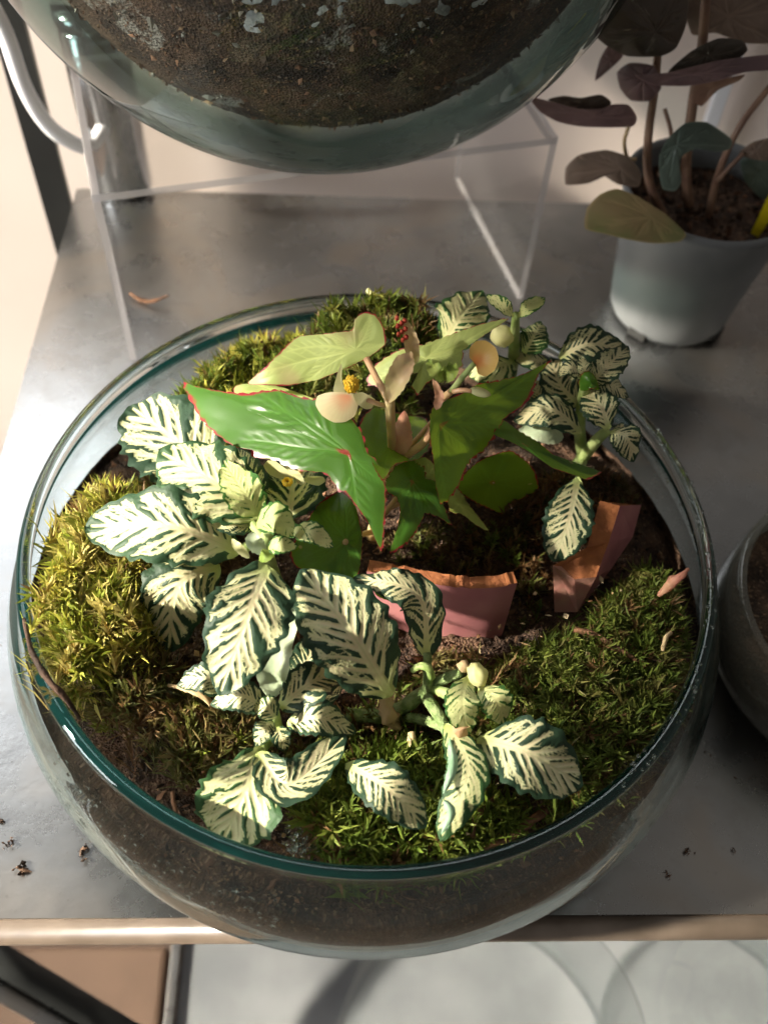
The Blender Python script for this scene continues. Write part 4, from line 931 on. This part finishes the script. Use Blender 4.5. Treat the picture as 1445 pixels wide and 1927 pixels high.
# ================================================================== clay shards
s1 = thing('clay_shard', W(850, 1160, .05), 'upright pink pot shard with a broken orange top edge, behind the big cream leaf', 'pot shard', 'clay pot shards in the bowl')
def shard_curve(n=26):
    A = [W(690, 1075, .083), W(760, 1088, .084), W(850, 1104, .084), (W(930, 1106, .084)), W(973, 1096, .084)]
    return spline(A, n)
top = shard_curve(); V = []; n = len(top)
for k, c in enumerate(top):
    t = (top[min(k + 1, n - 1)] - top[max(k - 1, 0)]).normalized(); bk = Vector((-t.y, t.x, 0)).normalized(); 
    if bk.y < 0: bk = -bk
    jag = 0.0011 * mnoise.noise(Vector((k * .9, 0, 3))) + .0005 * mnoise.noise(Vector((k * 2.3, 5, 3)))
    th = .0042
    V += [c + Vector((0, 0, jag)), c + bk * th + Vector((0, 0, .0012 + jag * 1.5)), c + bk * th + Vector((0, .002, -.046)), c + Vector((0, -.0015, -.046))]
Fp, Fo = [], []
for k in range(n - 1):
    a = k * 4; c = a + 4
    Fo.append((a, a + 1, c + 1, c)); Fp.append((a + 3, a, c, c + 3)); Fp.append((a + 1, a + 2, c + 2, c + 1))
me = mesh('glazed_face', V, Fp); link('glazed_face', me, 'pink', s1)
me = mesh('broken_edge', V, Fo + [(0, 3, 2, 1), ((n - 1) * 4, (n - 1) * 4 + 1, (n - 1) * 4 + 2, (n - 1) * 4 + 3)]); link('broken_edge', me, 'orange', s1, False)
s2 = thing('clay_shard', W(1100, 1100, .05), 'leaning orange and pink pot shard by the right rim', 'pot shard', 'clay pot shards in the bowl')
O = [W(1128, 942, .083), W(1166, 952, .082), W(1145, 1020, .079), W(1121, 1086, .073), W(1080, 1090, .072), W(1056, 1066, .073), W(1040, 1064, .074), W(1104, 1030, .079)]
link('broken_edge', mesh('broken_edge', O, [tuple(range(8))]), 'orange', s2, False)
Rr = [O[1], O[2], O[3], W(1086, 1152, .052), W(1150, 1070, .052), W(1190, 1010, .055), W(1206, 950, .066)]
link('glazed_face', mesh('glazed_face', Rr, [(0, 1, 5, 6), (1, 2, 4, 5), (2, 3, 4)]), 'pink', s2, False)
Fr = [O[3], O[4], O[5], O[6], W(1043, 1152, .052), W(1086, 1152, .052)]
link('chalky_face', mesh('chalky_face', Fr, [(0, 1, 2, 3, 4, 5)]), 'chalk', s2, False)
Bk = [O[0], O[7], O[6], W(1043, 1152, .052), W(1190, 1010, .055), W(1206, 950, .066), O[1]]
link('back_face', mesh('back_face', [v - Vector((0, 0, .0004)) for v in Bk], [(0, 6, 5), (0, 5, 4, 1), (1, 4, 3, 2)]), 'orange', s2, False)

# ================================================================== twigs and dry bits
def twig(label, pts, rad, m='twig', cat='twig', name='twig', rough=.5):
    return tag(tube(name, [W(*q) for q in pts], rad, m, None, 24, 8, rough), label, cat)
twig('dark twig resting over the left rim of the bowl', [(46, 1165, .088), (60, 1225, .093), (88, 1275, .094), (122, 1312, .090), (150, 1350, .078)], [.0006, .0009, .0012, .0010, .0005], 'darktwig')
twig('reddish brown twig in the moss left of the hanging leaf', [(172, 1140, .080), (190, 1160, .081), (215, 1195, .077), (250, 1222, .068)], [.0018, .0013, .0012, .0006])
twig('thin curved straw on the front left moss', [(318, 1290, .074), (360, 1300, .076), (392, 1318, .074), (410, 1350, .066)], [.0007, .0010, .0011, .0007], 'straw', 'straw', 'straw')
twig('long brown twig lying on the right moss', [(1080, 1185, .073), (1120, 1195, .075), (1165, 1222, .076), (1216, 1254, .073)], [.0010, .0011, .0010, .0007])
twig('red brown leaf scrap at the right rim', [(1238, 1122, .078), (1262, 1098, .083), (1280, 1085, .086), (1294, 1070, .086)], [.0006, .0022, .0012, .0006], 'bractp', 'leaf scrap', 'leaf_scrap')
twig('curved brown twig below the front right leaves', [(888, 1582, .063), (892, 1550, .067), (905, 1525, .068), (930, 1500, .066)], [.0009, .0011, .0010, .0007])
twig('pale stick standing in the front moss', [(774, 1380, .068), (776, 1400, .068), (778, 1425, .062)], [.0016, .0013, .0006], 'straw', 'stick', 'stick')
twig('pale straw on the tall back moss mound', [(692, 546, .108), (706, 560, .108), (722, 580, .104)], [.0010, .0014, .0006], 'petalw', 'straw', 'straw')
twig('brown twig along the front right rim', [(905, 1600, .060), (960, 1572, .060), (1020, 1530, .061), (1075, 1500, .060)], [.0012, .0016, .0014, .0009])
twig('thin dry straw on the dim right moss', [(1262, 1190, .078), (1252, 1200, .079), (1246, 1225, .077)], [.0006, .0009, .0006], 'straw', 'straw', 'straw')
twig('red brown fibre at the front left soil', [(325, 1490, .060), (328, 1515, .061), (334, 1540, .058)], [.0007, .0008, .0005], 'twig', 'fibre', 'root_fibre')
litter = []
for k in range(70):
    a, bq = RNG.uniform(900, 1270), RNG.uniform(1080, 1500); w_ = W(a, bq, .071)
    if math.hypot(w_.x - BC.x, w_.y - BC.y) < .112: litter.append((w_.x, w_.y, .071 + RNG.uniform(-.002, .003)))
for k in range(60):
    a, bq = RNG.uniform(150, 900), RNG.uniform(1150, 1600); w_ = W(a, bq, .064)
    if math.hypot(w_.x - BC.x, w_.y - BC.y) < .112: litter.append((w_.x, w_.y, .064 + RNG.uniform(-.002, .003)))
tag(crumbs('dry_litter', litter, 0.0010, [(0.42, 0.28, 0.15), (0.30, 0.15, 0.08), (0.55, 0.42, 0.26)], flat=.25), 'pale dry scraps scattered over the moss', 'plant litter', None, 'stuff')
# bits on the shelf
def bit(label, px, py, size, col, stretch=2.0):
    pts = []
    c0 = W(px, py, .0012)
    for k in range(14): pts.append((c0.x + RNG.normal(0, size * .45), c0.y + RNG.normal(0, size * .45 / stretch * 1.3), abs(RNG.normal(.0008, .0005))))
    me = None
    o = crumbs('dirt_crumb', pts, size * .34, col, flat=.4)
    o['kind'] = 'stuff'
    return tag(o, label, 'dirt')
DC = [(0.10, 0.06, 0.04), (0.06, 0.04, 0.03), (0.15, 0.09, 0.06)]
bit('largest brown dirt crumb on the shelf at the lower left', 38, 1632, .0030, DC)
bit('small elongated dirt crumb at the far left of the shelf', 17, 1588, .0018, DC, 1)
bit('dirt crumb nearest the bowl on the lower left shelf', 157, 1602, .0024, DC, 1)
bit('tiny dirt speck at the left shelf edge', 5, 1545, .0014, DC)
bit('dark speck on the lower right shelf nearest the bowl', 1257, 1647, .0013, DC, 1)
bit('dark round speck on the right shelf', 1292, 1600, .0017, DC, 1)
bit('small speck near the right picture edge', 1380, 1599, .0011, DC, 1)
dl = thing('dry_leaf_scrap', W(285, 560, 0), 'curled red brown leaf scrap on the shelf behind the bowl', 'leaf scrap')
tube('blade', [W(245, 552, .003), W(268, 566, .002), W(290, 566, .004), W(318, 556, .007)], [.0005, .0013, .0010, .0005], 'twig', dl, 16, 8, .6)

dust = []
for k in range(420):
    a_, b_ = RNG.uniform(-.16, .42), RNG.uniform(.09, .50); q_ = shelf_pt(a_, b_, .0003)
    if math.hypot(q_.x - BC.x, q_.y - BC.y) > .142: dust.append(tuple(q_))
tag(crumbs('dust_specks', dust, .00034, DC, flat=.5), 'fine dark specks of soil scattered over the shelf', 'dirt', None, 'stuff')
# water drops inside the front wall and on the soil
def drops(label, cand, size):
    bm = bmesh.new()
    for (c0, nrm) in cand:
        s = size * random.uniform(.5, 1.5)
        m4 = Matrix.Translation(c0) @ nrm.to_track_quat('Z', 'Y').to_matrix().to_4x4() @ Matrix.Diagonal((s, s, s * .6, 1))
        bmesh.ops.create_icosphere(bm, subdivisions=2, radius=1, matrix=m4)
    me = bpy.data.meshes.new('water_drops'); bm.to_mesh(me); bm.free()
    return tag(link('water_drops', me, 'drop'), label, 'water drops', None, 'stuff')
cand = []
for k in range(170):
    a = math.radians(RNG.uniform(222, 262)); z = RNG.uniform(.044, .066)
    ri_ = np.interp(z, [.0285, .040, .0522, .063, .0712], [.1325, .1351, .1338, .1298, .125]) - .0003
    cand.append((Vector((BC.x + ri_ * math.cos(a), BC.y + ri_ * math.sin(a), z)), Vector((-math.cos(a), -math.sin(a), 0))))
drops('fine water drops on the inside of the front left glass', cand, .00055)
cand = []
for k in range(260):
    a = math.radians(RNG.uniform(-48, 34)); t_ = RNG.uniform(0, 1)
    if t_ < .6: rr, zz, nn = RNG.uniform(.1208, .1250), .0853, Vector((0, 0, 1))
    else: zz = RNG.uniform(.058, .078); rr = np.interp(zz, [.0522, .063, .0712, .0762, .079], [.1338, .1298, .125, .1224, .122]) - .0003; nn = Vector((-math.cos(a), -math.sin(a), 0))
    cand.append((Vector((BC.x + rr * math.cos(a), BC.y + rr * math.sin(a), zz)), nn))
drops('condensation beads along the shaded right rim of the bowl', cand, .00042)
cand = []
for k in range(120):
    c0 = W(568 + RNG.normal(0, 16), 1592 + RNG.normal(0, 14), .058); cand.append((c0 + Vector((0, 0, RNG.uniform(-.001, .001))), Vector((0, 0, 1))))
drops('cluster of glittering water drops on the soil at the front', cand, .00055)

# ================================================================== potted plant on the right
pc = Vector((0.153, 0.428, 0)); 
pp = thing('nursery_pot', pc, 'grey plastic nursery pot at the right, behind the bowl', 'pot')
lathe('pot_body', [(0.0, .0012), (.029, .0012), (.0315, .0018), (.0335, .006), (.0365, .030), (.0420, .066), (.0440, .0775), (.0452, .0790), (.0450, .0825), (.0430, .0825), (.0425, .0790), (.0405, .066), (.0330, .010), (0, .008)], pc.x, pc.y, 'pot', pp, 96)
for a in (232, 322, 52, 142):
    ar_ = math.radians(a); c0 = pc + Vector((math.cos(ar_) * .0318, math.sin(ar_) * .0318, .0035))
    box('drain_slot', c0, (.004, .011, .005), 'black', pp, ar_, .0005)
ps = thing('pot_soil', pc + Vector((0, 0, .06)), 'dark soil in the grey nursery pot', 'soil')
lathe('soil_mass', [(.0398, .060), (.0402, .0665)] + [(r, 1.0) for r in np.linspace(.0400, .001, 20)], pc.x, pc.y, 'psoil', ps, 72, fn=lambda r, z, a: (r, .0672 + .003 * mnoise.noise(Vector((r * 60 * math.cos(a), r * 60 * math.sin(a), 2)))) if z > .9 else (r, z))
pl = []
for k in range(260):
    a = RNG.uniform(0, 6.28); r = .039 * math.sqrt(RNG.uniform()); pl.append((pc.x + r * math.cos(a), pc.y + r * math.sin(a), .069 + RNG.uniform(0, .002)))
tag(crumbs('soil_bits', pl, .0016, [(0.05, 0.03, 0.02), (0.12, 0.06, 0.035), (0.03, 0.02, 0.014)], parent=ps), kind='stuff')
P = thing('potted_plant', pc + Vector((0, 0, .067)), 'plant with brown and purple leaves growing in the grey pot', 'plant')
Yc = pc.y
def stem(pts, rad, m='lstem'):
    tube('stem', [WY(*q) for q in pts], [x * .68 for x in rad], m, P, 16, 8)
stem([(1258, 425, Yc - .006), (1222, 345, Yc - .008), (1218, 270, Yc - .006), (1232, 160, Yc), (1240, 60, Yc + .01)], [.0034, .003, .0026])
stem([(1300, 420, Yc + .002), (1290, 320, Yc), (1302, 200, Yc), (1320, 90, Yc), (1330, -40, Yc)], [.0038, .0036, .003])
stem([(1330, 420, Yc - .005), (1350, 330, Yc - .006), (1390, 240, Yc - .006), (1450, 160, Yc)], [.0030, .0026, .0022])
stem([(1196, 300, Yc - .007), (1180, 296, Yc - .008), (1174, 268, Yc - .010), (1182, 238, Yc - .012)], [.0014, .0014, .0013], 'straw')
stem([(1238, 330, Yc - .01), (1262, 300, Yc - .01), (1262, 250, Yc - .008), (1250, 205, Yc - .004)], [.0016, .0014], 'lstem')
stem([(1350, 340, Yc - .012), (1372, 315, Yc - .013), (1398, 288, Yc - .012)], [.0018, .0015], 'lstem')
def pleaf(outline, center, dy, m, droop=.004, tilt=(0, 0), label=None, ripple=.001):
    cx, cy = center
    return blade(P, outline, center, [(cx, cy, Yc + dy), (cx + 100, cy, Yc + dy + tilt[0]), (cx, cy + 100, Yc + dy + tilt[1])], m, droop=droop, serr=0, rings=9, npts=90, back=True, label=label, ripple=ripple)
pleaf([(1100, 430), (1104, 392), (1128, 366), (1160, 355), (1200, 370), (1250, 402), (1290, 440), (1278, 455), (1230, 458), (1182, 451), (1140, 441)], (1225, 410), -.046, 'lolive', .006, (0.006, -.012), 'broad olive leaf lying over the pot rim')
pleaf([(1063, 347), (1064, 315), (1090, 291), (1140, 282), (1182, 295), (1206, 326), (1200, 352), (1162, 347), (1128, 326), (1111, 330), (1110, 344), (1085, 348)], (1168, 318), -.020, 'lbrown', .008, (0.004, -.006))
pleaf([(995, 182), (1040, 192), (1090, 205), (1130, 205), (1152, 196), (1182, 197), (1198, 220), (1190, 238), (1140, 240), (1090, 238), (1048, 229), (1015, 210)], (1120, 220), -.016, 'lpurple', .004, (0.004, 0), 'purple underside of a rolled leaf beside the globe')
pleaf([(1030, 188), (1060, 180), (1092, 184), (1130, 178), (1150, 192), (1140, 206), (1110, 210), (1080, 208)], (1095, 196), -.012, 'ldark', .002)
pleaf([(1240, 292), (1255, 262), (1288, 232), (1330, 230), (1376, 262), (1372, 281), (1345, 286), (1312, 279), (1287, 290), (1277, 306), (1282, 340), (1270, 359), (1247, 356), (1240, 330)], (1272, 272), -.034, 'lgreen', .006, (0.004, -.010), 'twisted grey green leaf hanging over the stems')
pleaf([(1118, 62), (1150, 10), (1165, -40), (1290, -40), (1292, 40), (1272, 90), (1242, 106), (1180, 106), (1140, 86)], (1232, 60), -.018, 'ldark', .006)
pleaf([(1119, 152), (1128, 112), (1146, 84), (1172, 104), (1152, 126)], (1146, 112), .004, 'lpurple', .002)
pleaf([(1160, 136), (1185, 118), (1230, 124), (1244, 165), (1222, 190), (1186, 189), (1166, 166)], (1210, 150), -.004, 'lpurple', .004)
pleaf([(1194, 142), (1260, 136), (1350, 114), (1460, 102), (1460, 130), (1400, 136), (1350, 152), (1290, 162), (1228, 160)], (1300, 140), -.022, 'lpurple', .004)
pleaf([(1256, 136), (1300, 96), (1350, 72), (1395, 75), (1406, 95), (1380, 116), (1320, 130)], (1330, 104), -.016, 'ldark', .003)
pleaf([(1285, -30), (1470, -30), (1470, 75), (1402, 82), (1345, 62), (1300, 64)], (1370, 30), .012, 'lbrown', .006)
pleaf([(1388, 290), (1418, 266), (1470, 258), (1470, 298), (1430, 302)], (1420, 284), -.012, 'lbrown', .003)
pleaf([(1392, 302), (1430, 292), (1475, 320), (1470, 385), (1430, 372), (1402, 342)], (1425, 325), .004, 'lgreen', .006)
pleaf([(1310, 160), (1350, 150), (1400, 140), (1390, 152), (1350, 170), (1320, 200), (1306, 190)], (1335, 168), -.010, 'lstem', .002)
tg = thing('plant_tag', WY(1420, 440, Yc - .012), 'bright yellow plastic plant tag stuck in the pot soil', 'plant tag')
link('tag_blade', mesh('tag_blade', [WY(1412, 438, Yc - .018), WY(1424, 446, Yc - .018), WY(1475, 372, Yc - .016), WY(1452, 352, Yc - .016), WY(1414, 440, Yc - .0172), WY(1426, 447, Yc - .0172), WY(1477, 374, Yc - .0152), WY(1454, 354, Yc - .0152)], [(0, 1, 2, 3), (4, 7, 6, 5), (0, 3, 7, 4), (1, 5, 6, 2)]), 'tag', tg, False)
wp = thing('wall_conduit', WY(1345, 210, .555), 'narrow pale conduit on the wall behind the potted plant', 'conduit')
box('pipe', WY(1347, 200, .575) + Vector((0, 0, -.1)), (.009, .006, .6), 'white', wp, YAW, .001)

# ------------------------------------------------------------------ second dish at the right edge
dc = W(1640, 1190, .03)
dsh = thing('glass_dish', Vector((dc.x, dc.y, 0)), 'second glass dish of soil cut off by the right picture edge', 'glass dish')
lathe('dish_wall', fine([(0, .001), (.045, .001), (.058, .006), (.064, .020), (.063, .038), (.060, .046), (.0615, .049), (.0585, .0495), (.0575, .046), (.0605, .037), (.0612, .021), (.0560, .0085), (.044, .004), (0, .004)], 50), dc.x, dc.y, 'rimglass', dsh, 120)
dss = thing('dish_soil', Vector((dc.x, dc.y, .006)), 'dark soil in the second glass dish at the right edge', 'soil')
lathe('soil_mass', [(0, .0052), (.0435, .0053), (.0545, .0098), (.0594, .021), (.0590, .033)] + [(r, 1.0) for r in np.linspace(.0585, .001, 16)], dc.x, dc.y, 'gsoil', dss, 90, fn=lambda r, z, a: (r, .034 + .004 * mnoise.noise(Vector((r * 60 * math.cos(a), r * 60 * math.sin(a), 7)))) if z > .9 else (r, z))

# ------------------------------------------------------------------ glassware on the lower shelf
def cloche(px, py, R, hh, label):
    c0 = W(px, py, -.358)
    t = thing('glass_cloche', c0, label, 'glass cloche', 'clear glassware on the lower shelf')
    lathe('dome', fine([(R * 1.03, -.3585), (R, -.352), (R, -.36 + hh * .6), (R * .8, -.36 + hh * .86), (R * .45, -.36 + hh * .97), (0.0, -.36 + hh)], 40), c0.x, c0.y, 'dish', t, 96)
    lathe('foot_ring', [(R * 1.0, -.3592), (R * 1.05, -.3592), (R * 1.05, -.3545), (R * 1.0, -.3545)], c0.x, c0.y, 'dish', t, 96, True)
    return t
cloche(890, 2010, .090, .17, 'clear glass cloche below the shelf at the bottom centre')
cloche(1330, 1960, .070, .14, 'clear glass cloche below the shelf at the bottom right')
